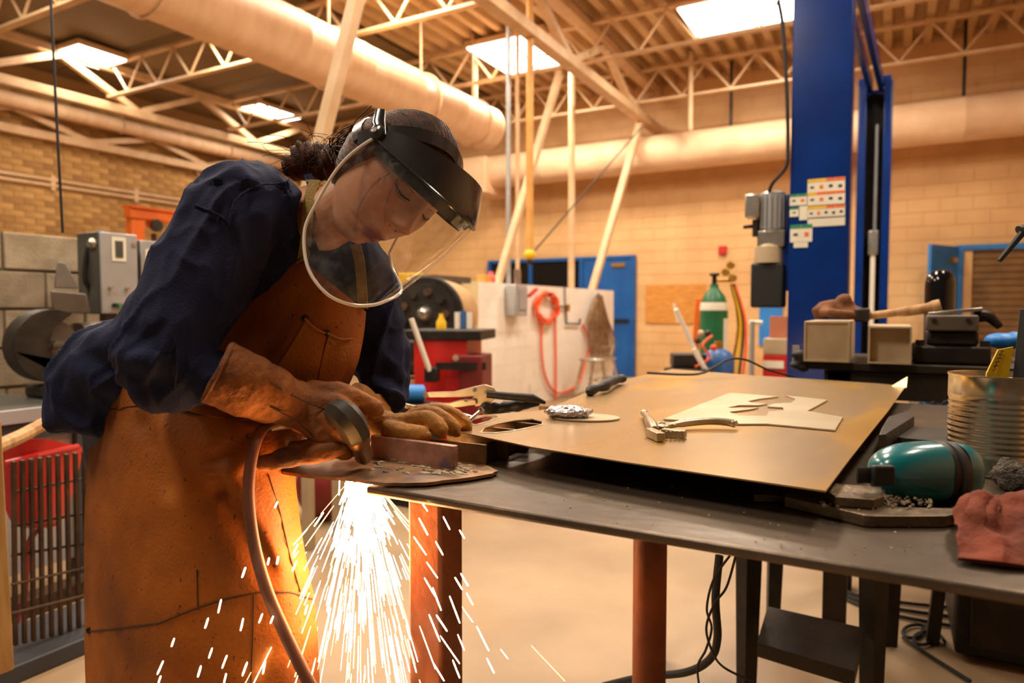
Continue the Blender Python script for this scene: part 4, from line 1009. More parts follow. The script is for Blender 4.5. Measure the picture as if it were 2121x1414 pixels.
# steel wool and brown rag
p = at(2100, 990, d=1.06); m = MB().ell((p.x, p.y, TZ+.022), (.03, .03, .024), None, 24, 14); o = m.build('steel_wool', pm('steel_wool_grey', (110,100,90), (60,54,48), 120, .5, .7, bump=1, bscale=300)); tag(o, 'grey tuft of steel wool in front of the tin can', 'steel wool'); displace(o, lambda q, n: .008*noise.noise(q*90)+.005*noise.noise(q*240))
m_rag = pm('rust_red_rag', (122,50,20), (84,34,14), 10, .9, bump=.3, bscale=120)
rows = []
for i in range(14):
    r = []
    for j in range(22):
        u, v = j/21, i/13
        p = at(1985+u*190, 1012+v*100+20*u, Z=TZ+.03)
        hgt = TZ + .004 +   .034*math.sin(PI*min(1, v*1.05+.02))**.6*(.5+.5*smooth01(u*4)) + .022*noise.noise(Vector((u*4+v*2, v*3, 1))) + .003*math.sin(u*40+v*9)*(1-u)
        if v > .62: hgt = TZ + .004 + .03*(1-v)*2
        r.append(Vector((p.x, p.y, max(hgt, TZ+.003))))
    rows.append(r)
hang = []
for k in range(1, 5):
    hang.append([Vector((q.x, min(q.y, TY0-.012) - .003*k, TZ - .012*k + .006*math.sin(j*.9))) if j > 7 else Vector((q.x, q.y-.006*k, TZ+.003)) for j, q in enumerate(rows[-1])])
o = MB().sheet(surf(rows, 90, 60), .004).build('red_rag', m_rag, ang=80); displace(o, lambda q, n: (.007*(1-2.4*abs(noise.noise(q*20)))+.004*noise.noise(q*45) if n.z > -.2 and q.z > TZ+.006 else 0)); tag(o, 'crumpled rust red rag at the lower right edge of the table', 'rag')
# ================================================================== BACK BENCH ON THE RIGHT
BZ = at(1700, 748, d=2.5).z; BY = 2.72
bx0 = at(1645, 770, Y=BY).x
t = thing('steel_bench', 'dark steel bench behind the sheet carrying tubes and a vise', 'bench', (.5, 3.0, 0))
MB().bb(bx0, 1.6, BY, 3.3, BZ-.03, BZ).build('bench_top', m_darkbench, t, bevel=.004)
MB().bb(bx0+.1, 1.6, BY+.02, BY+.05, BZ-.13, BZ-.032).build('front_rail', m_darkbench, t, bevel=.003)
for x in (bx0+.15, 1.5):
    for y in (BY+.05, 3.22): MB().bb(x-.04, x+.04, y-.03, y+.03, 0, BZ-.031).build('leg', m_darkbench, t, bevel=.003)
MB().cyl(at(1767, 767, Y=BY+.02), at(1767, 767, Y=BY+.012), .012).build('bolt', m_blackmetal, t)
m_tubesteel = pm('square_tube_steel', (212,190,158), (194,172,140), 9, .45, .45)
m_tubein = pm('tube_inside', (196,172,138), (178,154,122), 9, .55, .3)
def sqtube(px0, px1, pyt, label, capd):
    a = at(px0, pyt, Y=BY-.03); b = at(px1, pyt, Y=BY-.03); W_ = b.x-a.x; th = .006
    x0, x1, z0 = a.x, b.x, BZ+.001; z1 = z0 + W_*.98; y0, y1 = BY-.03, BY+.42
    t = thing('square_tube', label, 'tube', ((x0+x1)/2, (y0+y1)/2, z0))
    m = MB(); m.bb(x0, x1, y0, y1, z0, z0+th); m.bb(x0, x1, y0, y1, z1-th, z1); m.bb(x0, x0+th, y0, y1, z0+th, z1-th); m.bb(x1-th, x1, y0, y1, z0+th, z1-th)
    m.build('tube_wall', m_tubesteel, t, smooth=False)
    MB().bb(x0+th, x1-th, y0+capd, y0+capd+.004, z0+th, z1-th).build('end_plate', m_tubein, t)
    return x0, x1, z1
s1 = sqtube(1666, 1760, 660, 'square steel tube end nearest the blue post on the back bench', .006)
s2 = sqtube(1799, 1890, 662, 'square steel tube end with deep hollow, right of its twin on the back bench', .05)
# leather glove and hammer lying across the tubes
ZT = s1[2]
t = thing('leather_glove', 'crumpled brown leather glove lying on top of the square tubes', 'glove', at(1735, 650, d=2.5))
m_oldglove = pm('old_glove_leather', (128,78,36), (92,54,26), 8, .8, bump=.4, bscale=60)
m = MB(); yy = BY+.1
def PT(px, py, dy=0): return at(px, py, Y=yy+dy)
m.tube(crom([PT(1684, 652), PT(1715, 640), PT(1745, 645), PT(1790, 650)], 14), [.02, .026, .03, .032, .034, .036, .036, .034, .03, .028, .026, .024, .022, .018], 12)
m.tube(crom([PT(1735, 645), PT(1742, 625), PT(1750, 616), PT(1762, 640)], 10), .02, 10)
m.tube(crom([PT(1700, 645, -.04), PT(1730, 650, -.06), PT(1800, 655, -.03)], 10), .018, 10)
o = m.build('glove_shell', m_oldglove, t); remesh(o, .008, 6); displace(o, lambda q, n: .006*noise.noise(q*40))
t = thing('hammer', 'wooden hammer handle lying across the tubes towards the vise', 'hammer', PT(1850, 650))
MB().tube(crom([PT(1790, 655), PT(1850, 648), PT(1910, 640), PT(1948, 632)], 14), [.014]*6+[.018]*5+[.022]*3, 12).build('handle', m_wood, t)
MB().box(PT(1786, 652), (.05, .12, .05)).build('head', m_castiron, t, bevel=.008)
# vise
vc = at(1975, 720, Y=BY+.15)
t = thing('bench_vise', 'heavy dark bench vise with a flat steel strip on its jaws', 'vise', (vc.x, vc.y, BZ))
def vz(py): return at(1975, py, Y=BY+.15).z
vx = lambda px: at(px, 700, Y=BY+.1).x
MB().bb(vx(1893), vx(2050), BY+.04, BY+.34, BZ+.001, vz(714)).build('base', m_blackmetal, t, bevel=.008)
MB().bb(vx(1920), vx(2025), BY+.06, BY+.32, vz(714), vz(684)).build('body', m_blackmetal, t, bevel=.01)
j = MB().bb(vx(1915), vx(2022), BY+.03, BY+.1, vz(684), vz(652)).build('jaw', m_guard, t, bevel=.006)
for px in (1935, 2006): MB().cyl(at(px, 664, Y=BY+.03), at(px, 664, Y=BY+.022), .008).build('jaw_screw', m_blackmetal, j)
MB().tube(crom([at(2018, 655, Y=BY+.12), at(2045, 655, Y=BY+.12), at(2062, 668, Y=BY+.12), at(2072, 678, Y=BY+.12)], 10), [.02, .022, .022, .02, .018, .016, .015, .014, .013, .01], 10).build('handle', m_blackmetal, t)
for px in (1905, 2038): MB().cyl((vx(px), BY+.07, vz(714)), (vx(px), BY+.07, vz(703)), .016, n=6).build('bolt', m_blackmetal, t)
o = MB().beam(at(1922, 650, Y=BY+.1), at(2034, 640, Y=BY+.1), .05, .012).build('steel_strip', m_chrome, bevel=.002); tag(o, 'bright flat steel strip resting on the vise jaws', 'strip')
p = at(1946, 640, Y=BY+.42)
o = MB().lathe([(0,0),(.052,0),(.052,at(1946,588,Y=BY+.42).z-BZ),(.046,at(1946,572,Y=BY+.42).z-BZ),(.03,at(1946,562,Y=BY+.42).z-BZ),(0,at(1946,558,Y=BY+.42).z-BZ)], (p.x, p.y, BZ), 32).build('black_bottle', pm('gloss_black', (14,13,14), rough=.12)); tag(o, 'glossy black domed bottle standing behind the vise', 'bottle')
# black bracket heap at the left bench end
m = MB()
for i in range(10): m.ell(at(1652+random.uniform(-6, 14), 738+random.uniform(-22, 25), Y=BY-.0), (.022, .02, .014), Matrix.Rotation(random.random()*3, 3, 'Y'), 10, 6)
o = m.build('cable_heap', m_black); tag(o, 'heap of black cable at the left end of the back bench', 'cable'); remesh(o, .008, 2)
o = MB().bb(at(1643,700,Y=BY+.1).x, at(1656,700,Y=BY+.1).x, BY+.08, BY+.1, BZ-.01, at(1650, 715, Y=BY+.1).z+.0).build('steel_tab', m_grey_enamel); tag(o, 'small upright grey steel tab at the left end of the back bench', 'tab')
o = MB().ell(at(2085, 705, Y=BY+.35), (.07, .05, .03)).build('blue_cloth', m_lightblue); tag(o, 'blue cloth bundle on the back bench right of the vise', 'cloth'); displace(o, lambda q, n: .012*noise.noise(q*30))
# blue bin and coiled cord under the bench
p = at(1938, 850, Y=3.45)
o = MB().bb(at(1912, 840, Y=3.4).x, at(2010, 840, Y=3.4).x, 3.4, 3.7, 0, at(1940, 812, Y=3.4).z).build('blue_bin', m_tank, bevel=.01); tag(o, 'blue bin standing under the back bench', 'bin')
o = MB().add([at(1878,806,Y=3.36), at(1905,806,Y=3.36), at(1912,880,Y=3.36), at(1890,880,Y=3.36), at(1878,806,Y=3.38), at(1905,806,Y=3.38), at(1912,880,Y=3.38), at(1890,880,Y=3.38)], [(0,1,2,3),(7,6,5,4),(0,4,5,1),(1,5,6,2),(2,6,7,3),(3,7,4,0)]).build('white_board', m_tubepaint); tag(o, 'white board leaning under the back bench beside the blue bin', 'board')
pts = []
for i in range(60):
    f = i/59; pts.append(at(1888+f*90, 845+8*math.sin(f*22)-8*f, Y=2.62))
o = MB().tube(pts, .005, 6).build('coiled_cord', m_black); tag(o, 'black coiled cord hanging behind the ear muffs', 'cord')
# ================================================================== UNDER THE TABLE
sc = at(1690, 1300, d=2.15)
t = thing('steel_stand', 'black steel stand with tapered legs and a lower shelf under the table', 'stand', (sc.x, sc.y, 0))
def tleg(pt, pb, wt, wb_):
    m = MB(); a, b = Vector(pt), Vector(pb)
    m.tube([a, b], [wt, wb_], 4); return m
LG = [((1552, 1150), (1546, 1402), 2.15), ((1612, 1150), (1600, 1320), 2.6), ((1810, 1170), (1805, 1430), 2.0), ((1850, 1180), (1840, 1350), 2.45)]
for (tx, ty), (bx, by), d in LG:
    b = at(bx, by, d=d); top = at(tx, ty, d=d); top = Vector((top.x, top.y, .86)); b.z = 0
    m = tleg(top, b, .05, .03); m.build('leg', m_blackmetal, t, smooth=False)
shp = [at(1570, 1335, d=2.15), at(1768, 1395, d=2.0), at(1770, 1300, d=2.45), at(1590, 1255, d=2.6)]
zs = .28
sh = [(at(1568, 1330, Z=zs).x, at(1568, 1330, Z=zs).y), (at(1770, 1390, Z=zs).x, at(1770, 1390, Z=zs).y), (at(1790, 1300, Z=zs).x, at(1790, 1300, Z=zs).y), (at(1590, 1255, Z=zs).x, at(1590, 1255, Z=zs).y)]
plate('shelf', sh, [], zs-.04, zs, m_darkbench, t)
MB().bb(sc.x-.28, sc.x+.28, sc.y-.1, sc.y+.4, .86, .875).build('stand_top', m_blackmetal, t)
# hoses and wires under the table
o = MB().tube(crom([at(1490, 1150, d=1.5), at(1482, 1240, d=1.5), at(1486, 1320, d=1.52), at(1470, 1365, d=1.55), at(1420, 1392, d=1.6), at(1330, 1402, d=1.7), at(1250, 1420, d=1.8)], 50), .009, 10).build('black_hose', m_black); tag(o, 'thick black hose hanging under the table and curving to the floor', 'hose')
o = MB().tube(crom([at(1512, 1150, d=1.48), at(1478, 1200, d=1.48), at(1464, 1260, d=1.48), at(1474, 1300, d=1.48), at(1462, 1345, d=1.48), at(1445, 1380, d=1.5), at(1450, 1430, d=1.5)], 50), .0026, 6).build('thin_wire', m_black); tag(o, 'thin black wire twisting left of the thick hose under the table', 'wire')
o = MB().tube(crom([at(1524, 1150, d=1.46), at(1505, 1215, d=1.46), at(1480, 1250, d=1.46), at(1463, 1300, d=1.46), at(1476, 1350, d=1.46), at(1500, 1382, d=1.5), at(1560, 1412, d=1.55)], 50), .0026, 6).build('thin_wire', m_black); tag(o, 'thin black wire crossing the thick hose and swinging right under the table', 'wire')
for lab, pth in (('black cable loops lying on the floor at lower right', None), ('long dark cables running across the floor behind the steel stand', 1)):
    if pth is None:
        pts = []
        for i in range(60):
            a = i/59*4*PI; p = at(1885 + (i/59)*45 + 26*math.cos(a), 1300 + (i/59)*28 + 17*math.sin(a), Z=.01); pts.append(p)
        m = MB().tube(pts, .006, 6)
        m.tube(crom([at(1870, 1320, Z=.01), at(1930, 1360, Z=.01), at(2010, 1410, Z=.01)], 12), .006, 6)
    else:
        m = MB()
        for k in range(3): m.tube(crom([at(1735, 1190+k*12, Z=.01), at(1755, 1225+k*8, Z=.01), at(1850, 1245+k*14, Z=.01), at(2010, 1262+k*20, Z=.01)], 20), .007, 6)
    o = m.build('floor_cable', m_black); tag(o, lab, 'cable')
q = at(2050, 1380, Z=0.0)
t = thing('dark_cabinet', 'black low cabinet in the shadow under the right end of the table', 'cabinet', (q.x+.1, q.y+.1, 0))
MB().bb(q.x-.1, q.x+.5, q.y, q.y+.5, .02, .5).build('body', m_blackmetal, t, bevel=.01)
MB().bb(q.x-.06, q.x+.46, q.y-.015, q.y, .06, .46).build('door', m_darkbench, t, bevel=.005)
m = MB(); m.beam(at(1850, 1240, d=2.0), at(1864, 1420, d=2.0), .05, .05); m.beam(at(1905, 1240, d=2.1), at(1960, 1330, d=2.2), .03, .03)
o = MB().beam((q.x-.12, q.y+.1, .55), (q.x-.16, q.y+.1, 0), .05, .04).build('wood_brace', m_darkbench); tag(o, 'dark wooden brace beside the black cabinet under the table', 'brace')
# ================================================================== THE WELDER
P = lambda px, py, d: at(px, py, d=d)
foot = P(320, 900, 1.36)
person = thing('person', 'person in navy shirt, leather apron and clear face shield bending over the table', 'person', (foot.x, foot.y, 0))
m_skin = bpy.data.materials.new('skin'); m_skin.use_nodes = True
_n = m_skin.node_tree.nodes; _l = m_skin.node_tree.links; _b = _n['Principled BSDF']
_a = _n.new('ShaderNodeAttribute'); _a.attribute_name = 'tone'; _l.new(_a.outputs['Color'], _b.inputs['Base Color'])
_b.inputs['Roughness'].default_value = .45; _b.inputs['Subsurface Weight'].default_value = .12; _b.inputs['Subsurface Radius'].default_value = (.012, .005, .003)
m_shirt = pm('navy_shirt', (21,28,64), (15,20,50), 8, .85, bump=.2, bscale=260, spec=.3)
m_jeans = pm('blue_denim', (74,84,104), (50,58,78), 20, .9, bump=.3, bscale=200)
m_apron = pm('apron_leather', (164,88,6), (112,56,3), 5, .7, bump=.22, bscale=170, detail=8, c3=(70,34,6), s3=90, lo3=.66, hi3=.74, spec=.35)
m_apron2 = pm('apron_suede', (178,104,18), (138,76,12), 8, .85, bump=.4, bscale=170, c3=(104,58,20), s3=110, lo3=.66, hi3=.74)
m_glove = pm('glove_leather', (152,88,22), (102,54,12), 9, .75, bump=.35, bscale=120, c3=(66,38,20), s3=16, lo3=.6, hi3=.74)
m_glove2 = pm('yellow_glove_leather', (176,118,36), (140,88,26), 10, .7, bump=.35, bscale=90, c3=(80,46,22), s3=18, lo3=.64, hi3=.76)
m_burnt = pm('burnt_leather', (60,38,20), (150,86,28), 12, .85, bump=.5, bscale=80)
m_stitch = pm('dark_seam', (64,36,14), rough=.9)
m_strap = pm('apron_webbing', (150,120,50), (128,100,40), 20, .8, bump=.4, bscale=200)
m_hair = pm('brown_hair', (84,44,24), (40,20,11), 40, .55, bump=.2, bscale=90, spec=.12)
m_shieldblk = pm('shield_black_plastic', (38,36,38), (46,43,45), 10, .2, coat=.4)
m_greyshirt = pm('grey_undershirt', (120,112,104), rough=.9)
# ---- head frame: x her right, y face forward, z crown
HC = P(816, 366, 1.172); HS = 1.09
SC = P(812, 350, 1.18)
HX = -cv(.36, -.27, .89).normalized(); HY = cv(.48, -.77, -.42); HY = (HY - HX*HY.dot(HX)).normalized(); HZ = HX.cross(HY).normalized()
SM = Matrix((HX, HY, HZ)).transposed()
_y = math.radians(12); HX, HY = HX*math.cos(_y) - HY*math.sin(_y), HY*math.cos(_y) + HX*math.sin(_y)
_p = math.radians(8); HY, HZ = HY*math.cos(_p) + HZ*math.sin(_p), HZ*math.cos(_p) - HY*math.sin(_p)
HM = Matrix((HX, HY, HZ)).transposed()
def H(x, y, z): return HC + HM @ Vector((x*HS, y*HS, z*HS))
def SH(x, y, z): return SC + SM @ Vector((x, y, z))
def gz(x, z, cx, cz, sx, sz): return math.exp(-((x-cx)/sx)**2/2 - ((z-cz)/sz)**2/2)
def skull(d, f=True):
    sx, sy, sz = d
    x = .074*sx; z = (.104 if sz > 0 else .118)*sz; y = (.092 if sy > 0 else .090)*sy
    # squarer front, jaw taper, flatter nape
    if z < 0:
        k = min(1, -z/.118); x *= 1 - .36*k**1.7; y *= (1 - .10*k**2) if sy > 0 else (1 - .45*k**1.2)
    else:
        k = z/.104; y *= 1 + (.02 if sy < 0 else -.02)*k
    x *= 1 + .05*math.exp(-((z-.01)/.05)**2)
    if f and sy > 0:
        w_ = smooth01(sy*2.2)
        y += .010*w_*(1-abs(sx)**2)*smooth01((.10-z)/.06)*.6
        dy = 0
        for s in (-1, 1):
            dy += -.0115*gz(x, z, s*.031, .001, .016, .0105)
            dy += .0075*gz(x, z, s*.031, -.001, .0125, .0075)
            dy += .0045*gz(x, z, s*.030, .019, .019, .0065)
            dy += .0055*gz(x, z, s*.043, -.032, .018, .019)
            dy += .0095*gz(x, z, s*.0125, -.0395, .0055, .0055)
            dy += -.003*gz(x, z, s*.024, -.058, .008, .012)
        t_ = max(0, min(1, (.012 - z)/.048)); amp = .0045 + .0205*t_**1.3
        wd = .0065 + .0045*t_
        dy += amp*math.exp(-(x/wd)**2/2)*smooth01((z+.0475)/.010)*smooth01((.022-z)/.02)
        dy += .0085*gz(x, z, 0, -.0700, .0165, .0042) + .0095*gz(x, z, 0, -.0812, .0145, .0050) - .0085*gz(x, z, 0, -.0754, .021, .0017)
        dy += -.004*gz(x, z, 0, -.0915, .018, .005) + .007*gz(x, z, 0, -.1045, .016, .010)
        y += dy*w_
    if f: z -= .006*smooth01((-z-.02)/.05)
    return x, y, z
def headgrid(m, fn, nu=150, nv=120):
    rows = []
    for i in range(nv+1):
        th = -PI/2 + PI*i/nv
        rows.append([fn((math.cos(th)*math.sin(2*PI*j/nu), math.cos(th)*math.cos(2*PI*j/nu), math.sin(th))) for j in range(nu)])
    vs = [p for r in rows[1:-1] for p in r]; b, t_ = rows[0][0], rows[-1][0]; n = len(vs); vs += [b, t_]
    fs = [(i*nu+j, i*nu+(j+1) % nu, (i+1)*nu+(j+1) % nu, (i+1)*nu+j) for i in range(nv-2) for j in range(nu)]
    fs += [(n, (j+1) % nu, j) for j in range(nu)] + [(n+1, (nv-2)*nu+j, (nv-2)*nu+(j+1) % nu) for j in range(nu)]
    m.add(vs, fs)
m = MB(); headgrid(m, lambda d: H(*skull(d)))
NB = P(650, 445, 1.275)
m.tube(crom([H(0, -.028, -.02), H(0, -.03, -.075), H(0, -.02, -.12).lerp(NB, .35), NB, P(600, 500, 1.29)], 20), [(.05,.055)]*4+[(.05,.052)]*6+[(.055,.055)]*6+[(.075,.06)]*4, 32, ref=HX)
m.tube([P(610, 470, 1.28), P(540, 570, 1.29), P(450, 660, 1.31), P(390, 720, 1.34)], [(.10,.06),(.13,.08),(.11,.07),(.08,.06)], 28, ref=cv(.6,-.1,.7))
for s in (-1, 1):
    m.ell(H(s*.072, -.012, -.012), (.010, .018, .03), HM @ Matrix.Rotation(s*.35, 3, 'Z'), 14, 10)
body = m.build('body', m_skin, person); remesh(body, .0022, 2, .4)
me = body.data; n = len(me.vertices); co = np.empty(n*3); me.vertices.foreach_get('co', co); co = co.reshape(-1, 3)
Mi = np.array((HM.transposed()).to_4x4() @ Matrix.Translation(-HC) @ wm(body)); hl = (co @ Mi[:3, :3].T + Mi[:3, 3])/HS
col = np.ones((n, 4)); base = np.array(lin((196,136,102))); lip = np.array(lin((138,56,48))); blush = np.array(lin((196,116,88)))
x, y, z = hl[:, 0], hl[:, 1], hl[:, 2]
fr = (y > .05)
lm = np.clip(1.5*np.exp(-(x/.019)**4 - ((z+.0812)/.0092)**4), 0, 1)*fr
bl = np.exp(-((abs(x)-.045)/.02)**2 - ((z+.03)/.022)**2)*.6*fr
c_ = base + (blush-base)*bl[:, None]; c_ = c_ + (lip-c_)*lm[:, None]; col[:, :3] = c_
at_ = me.color_attributes.new('tone', 'FLOAT_COLOR', 'POINT'); at_.data.foreach_set('color', col.ravel())
# brows, lash lines
m_brow = pm('brow_hair', (40,26,18), rough=.7)
def face_pt(x, z, off=0):
    # point on the face front at (x, z)
    best = None
    for i in range(90):
        for_ = None
    sz = max(-1, min(1, z/(.104 if z > 0 else .118))); cz = math.sqrt(max(1e-4, 1-sz*sz))
    lo, hi = -1.4, 1.4
    for _ in range(30):
        mid = (lo+hi)/2; q = skull((cz*math.sin(mid), cz*math.cos(mid), sz))
        if q[0] < x: lo = mid
        else: hi = mid
    q = skull((cz*math.sin(lo), cz*math.cos(lo), sz)); return H(q[0], q[1]+off, q[2])
for s in (-1, 1):
    MB().tube([face_pt(s*(.014+.034*f), .0165+.006*math.sin(f*2.4), .0005) for f in [i/10 for i in range(11)]], [(.0042*(1-.75*i/10), .0018) for i in range(11)], 8, ref=HZ).build('eyebrow', m_brow, person)
    MB().tube([face_pt(s*(.018+.027*f), -.0045-.004*math.sin(f*PI)+.002*f, .0006) for f in [i/10 for i in range(11)]], [.0006+.0016*math.sin(.3+2.6*i/10) for i in range(11)], 6).build('eyelash', m_brow, person)
    MB().tube([face_pt(s*(.019+.025*f), .0065+.0015*math.sin(f*PI), .0002) for f in [i/10 for i in range(11)]], .0005, 6).build('eyelid_crease', m_brow, person)
for s in (-1, 1):
    c = face_pt(s*.0075, -.0475, -.0012); MB().ell(c, (.0032, .0024, .0018), HM, 10, 6).build('nostril', m_brow, person)
    m = MB(); MB().tube([face_pt(s*(.021+.021*f), -.0095-.0035*math.sin(f*PI)+.002*f, .0003) for f in [i/10 for i in range(11)]], .0004, 5).build('lower_lash', m_brow, person)
# ---- hair
zs_ = [-.12, -.06, -.01, .03, .07, .088, .13]; ys_ = [-.07, -.012, .028, .046, .060, .12, .2]
def hairfn(d):
    x, y, z = skull(d, False); yh = lerp1(zs_, ys_, z)
    mk = smooth01((yh-y)/.014+.5)
    q = math.atan2(x, z+.02)
    off = -.007 + .0165*mk + mk*.0015*noise.noise(Vector((q*7, y*6, 3)))
    r = math.sqrt(d[0]**2+d[1]**2+d[2]**2)
    return H(x+d[0]*off, y+d[1]*off, z+d[2]*off)
m = MB(); headgrid(m, hairfn, 200, 140)
hair = m.build('hair', m_hair, person, ang=80)
mb = MB(); random.seed(5)
for i in range(900):
    q0 = random.uniform(-1.9, 1.9); dq = random.gauss(0, .10); C = []
    ph0 = random.uniform(.9, 1.6); ph1 = random.uniform(2.0, 2.95)
    for k in range(12):
        f = k/11; ph = ph0+(ph1-ph0)*f; q = q0+dq*f; dd = (math.sin(q)*math.sin(ph), math.cos(ph), math.cos(q)*math.sin(ph))
        x, y, z = skull(dd, False)
        if y > lerp1(zs_, ys_, z)-.006: continue
        C.append(hairfn(dd) + HM @ Vector(dd)*random.uniform(.0001, .0006))
    if len(C) > 5: mb.tube(C, [.0002]+[random.uniform(.0005, .0011)]*(len(C)-2)+[.0002], 4)
hs_ = mb.build('hair_strands', m_hair, hair); hs_['kind'] = 'stuff'
def strand(pts, r, n=24, par=None): return MB().tube(crom(pts, n), [r*(1-.6*i/(n-1)) for i in range(n)], 5)
# bun: twisted coils behind the nape
BC = P(648, 335, 1.27)
m = MB()
m.ell(BC, (.042, .036, .034)); m.ell(P(612, 345, 1.27), (.026, .026, .024)); m.ell(P(632, 318, 1.27), (.028, .026, .022))
m.ell(P(690, 345, 1.25), (.036, .032, .032)); m.ell(P(668, 320, 1.26), (.022, .022, .018)); m.ell(P(702, 330, 1.23), (.03, .03, .025))
bun = m.build('bun', m_hair, hair); remesh(bun, .004, 5); displace(bun, lambda q, nn: .005*noise.noise(q*38) + .0035*math.sin((q-BC).dot(RV)*420 + (q-BC).dot(UV_)*160 + 5*noise.noise(q*20)))
mb = MB()
random.seed(3)
for i in range(90):
    a = P(random.uniform(600, 720), random.uniform(300, 362), 1.25+random.uniform(-.03, .02))
    dv = cv(random.gauss(0, .03), random.gauss(.012, .02), random.gauss(-.01, .012)); e_ = cv(random.gauss(.01, .03), random.gauss(-.01, .015), 0)
    mb.tube(crom([a, a+dv*.6, a+dv+e_*.6, a+dv*.9+e_*1.5], 8), .00045, 4)
for i in range(60):
    a = H(random.uniform(.02, .07), random.uniform(-.09, -.05), random.uniform(-.06, .05)); b = P(random.uniform(660, 710), random.uniform(315, 355), 1.24)
    mb.tube(crom([a, a.lerp(b, .5)+cv(0, .012, -.012), b], 10), .0011, 4)
o = mb.build('flyaway_hair', m_hair, hair); o['kind'] = 'stuff'
mb = MB()
for sp in ([(842,333,1.085),(775,378,1.078),(742,435,1.076),(734,500,1.09)], [(848,342,1.082),(815,382,1.07),(799,420,1.06),(795,462,1.06)]):
    for k in range(2):
        j = [P(a+random.gauss(0, 1.6), b+random.gauss(0, 1.6), c+random.gauss(0, .001)) for a, b, c in sp]
        q = strand(j, .00045); mb.add(q.v, q.f)
o = mb.build('loose_strands', m_hair, hair); o['kind'] = 'stuff'
# ---- shirt (torso + sleeves) as one surface
SX = cv(.62, -.12, .72).normalized()
m = MB()
m.tube(crom([P(262, 880, 1.37), P(272, 800, 1.36), P(362, 748, 1.33), P(470, 640, 1.30), P(548, 535, 1.28), P(590, 470, 1.275), P(625, 425, 1.27)], 26),
       [(.12,.085)]+[(.145,.112)]*5+[(.15,.105)]*4+[(.155,.105)]*4+[(.165,.112)]*4+[(.165,.1)]*3+[(.14,.085)]*2+[(.10,.075)]*2+[(.072,.062)], 36, ref=SX)
m.ell(P(228, 775, 1.36), (.085, .085, .085)); m.ell(P(215, 800, 1.38), (.07, .075, .06))
RS, RE, RWc = P(492, 430, 1.14), P(345, 748, 1.06), P(440, 768, 1.045)
m.tube(crom([P(560, 445, 1.2), RS, P(425, 560, 1.10), P(365, 665, 1.07), RE, P(390, 768, 1.05), P(500, 792, 1.05)], 26), [.07,.072,.075,.076,.077]+[.076]*6+[.074]*5+[.070]*4+[.058]*2+[.040]*2+[.030]*2, 28)
LS = P(742, 560, 1.39)
m.tube(crom([P(640, 490, 1.33), LS, P(772, 660, 1.41), P(788, 745, 1.41), P(795, 800, 1.40), P(800, 850, 1.36)], 24), [.07]*6+[.066]*5+[.058]*5+[.05]*4+[.042]*4, 26)
shirt = m.build('shirt', m_shirt, person); remesh(shirt, .0045, 16, .5)
arm_a, arm_b = P(470, 470, 1.12), P(350, 740, 1.06)
def folds(q, nn):
    t_ = (q-CP); d = t_.dot(FV); px = 1060.5+FPX*t_.dot(RV)/d; py = 707-FPX*t_.dot(UV_)/d
    w_ = q*1.0
    r_, u_, f_ = t_.dot(RV), t_.dot(UV_), d
    ax_ = (-.42, -.9) if py > 380 and px < 600 - (py-380)*.35 else ((.55, .83) if px < 700 else (.1, -1))
    al = r_*ax_[0]+u_*ax_[1]; ac = -r_*ax_[1]+u_*ax_[0]
    wv = Vector((al*6+1.5*ac*6, ac*17, f_*12)); wv += Vector((0, 1.1*noise.noise(q*7), 0))
    rg = max(0., 1-2.4*abs(noise.noise(wv)))
    rg2 = max(0., 1-2.2*abs(noise.noise(Vector((al*16-ac*8, ac*22, f_*18+7)))))
    v = .008*noise.noise(q*8) + .009*rg**1.6 + .0035*rg2**1.5 - .004
    # drag folds radiating around elbow and waist, hanging folds from the shoulder seam
    e_ = math.exp(-((px-330)/110)**2 - ((py-760)/90)**2)
    v += e_*.006*math.sin((px*.6+py)*.055 + 4*noise.noise(q*8))
    s_ = math.exp(-((px-560)/90)**2 - ((py-470)/70)**2)
    v += s_*.005*math.sin(px*.085 + 2*noise.noise(q*10))
    tail = math.exp(-((px-230)/90)**2 - ((py-770)/80)**2)
    v += tail*.008*math.sin((py*1.2-px*.5)*.045 + 3*noise.noise(q*7))
    l_ = math.exp(-((px-800)/60)**2 - ((py-810)/55)**2)
    v += l_*.006*math.sin((py-px*.4)*.12 + 2*noise.noise(q*12))
    return v
displace(shirt, folds)
_me = shirt.data; _c = np.empty(len(_me.vertices)*3); _me.vertices.foreach_get('co', _c); _c = _c.reshape(-1, 3) + np.array(wm(shirt).translation) - np.array(CP)
_d = _c @ np.array(FV); _px = 1060.5 + FPX*(_c @ np.array(RV))/_d; _py = 707 - FPX*(_c @ np.array(UV_))/_d
def onshirt(px, py):
    k = (_px-px)**2 + (_py-py)**2; m_ = k < 100
    return P(px, py, float(_d[m_].min()) if m_.any() else float(_d[k.argmin()]))
for sp in ([(519,390),(545,382),(570,380),(594,377),(600,366)], [(519,390),(500,402),(485,418),(478,440),(474,470)], [(402,424),(430,434),(456,446),(470,458)], [(594,377),(604,400),(606,430),(604,460)], [(363,700),(368,740),(364,780),(360,815)]):
    q_ = []
    for k in range(len(sp)-1):
        for z_ in range(4): q_.append(onshirt(sp[k][0]+(sp[k+1][0]-sp[k][0])*z_/4, sp[k][1]+(sp[k+1][1]-sp[k][1])*z_/4))
    MB().tube(crom(q_, 40), .0018, 6).build('seam', m_shirt, shirt)
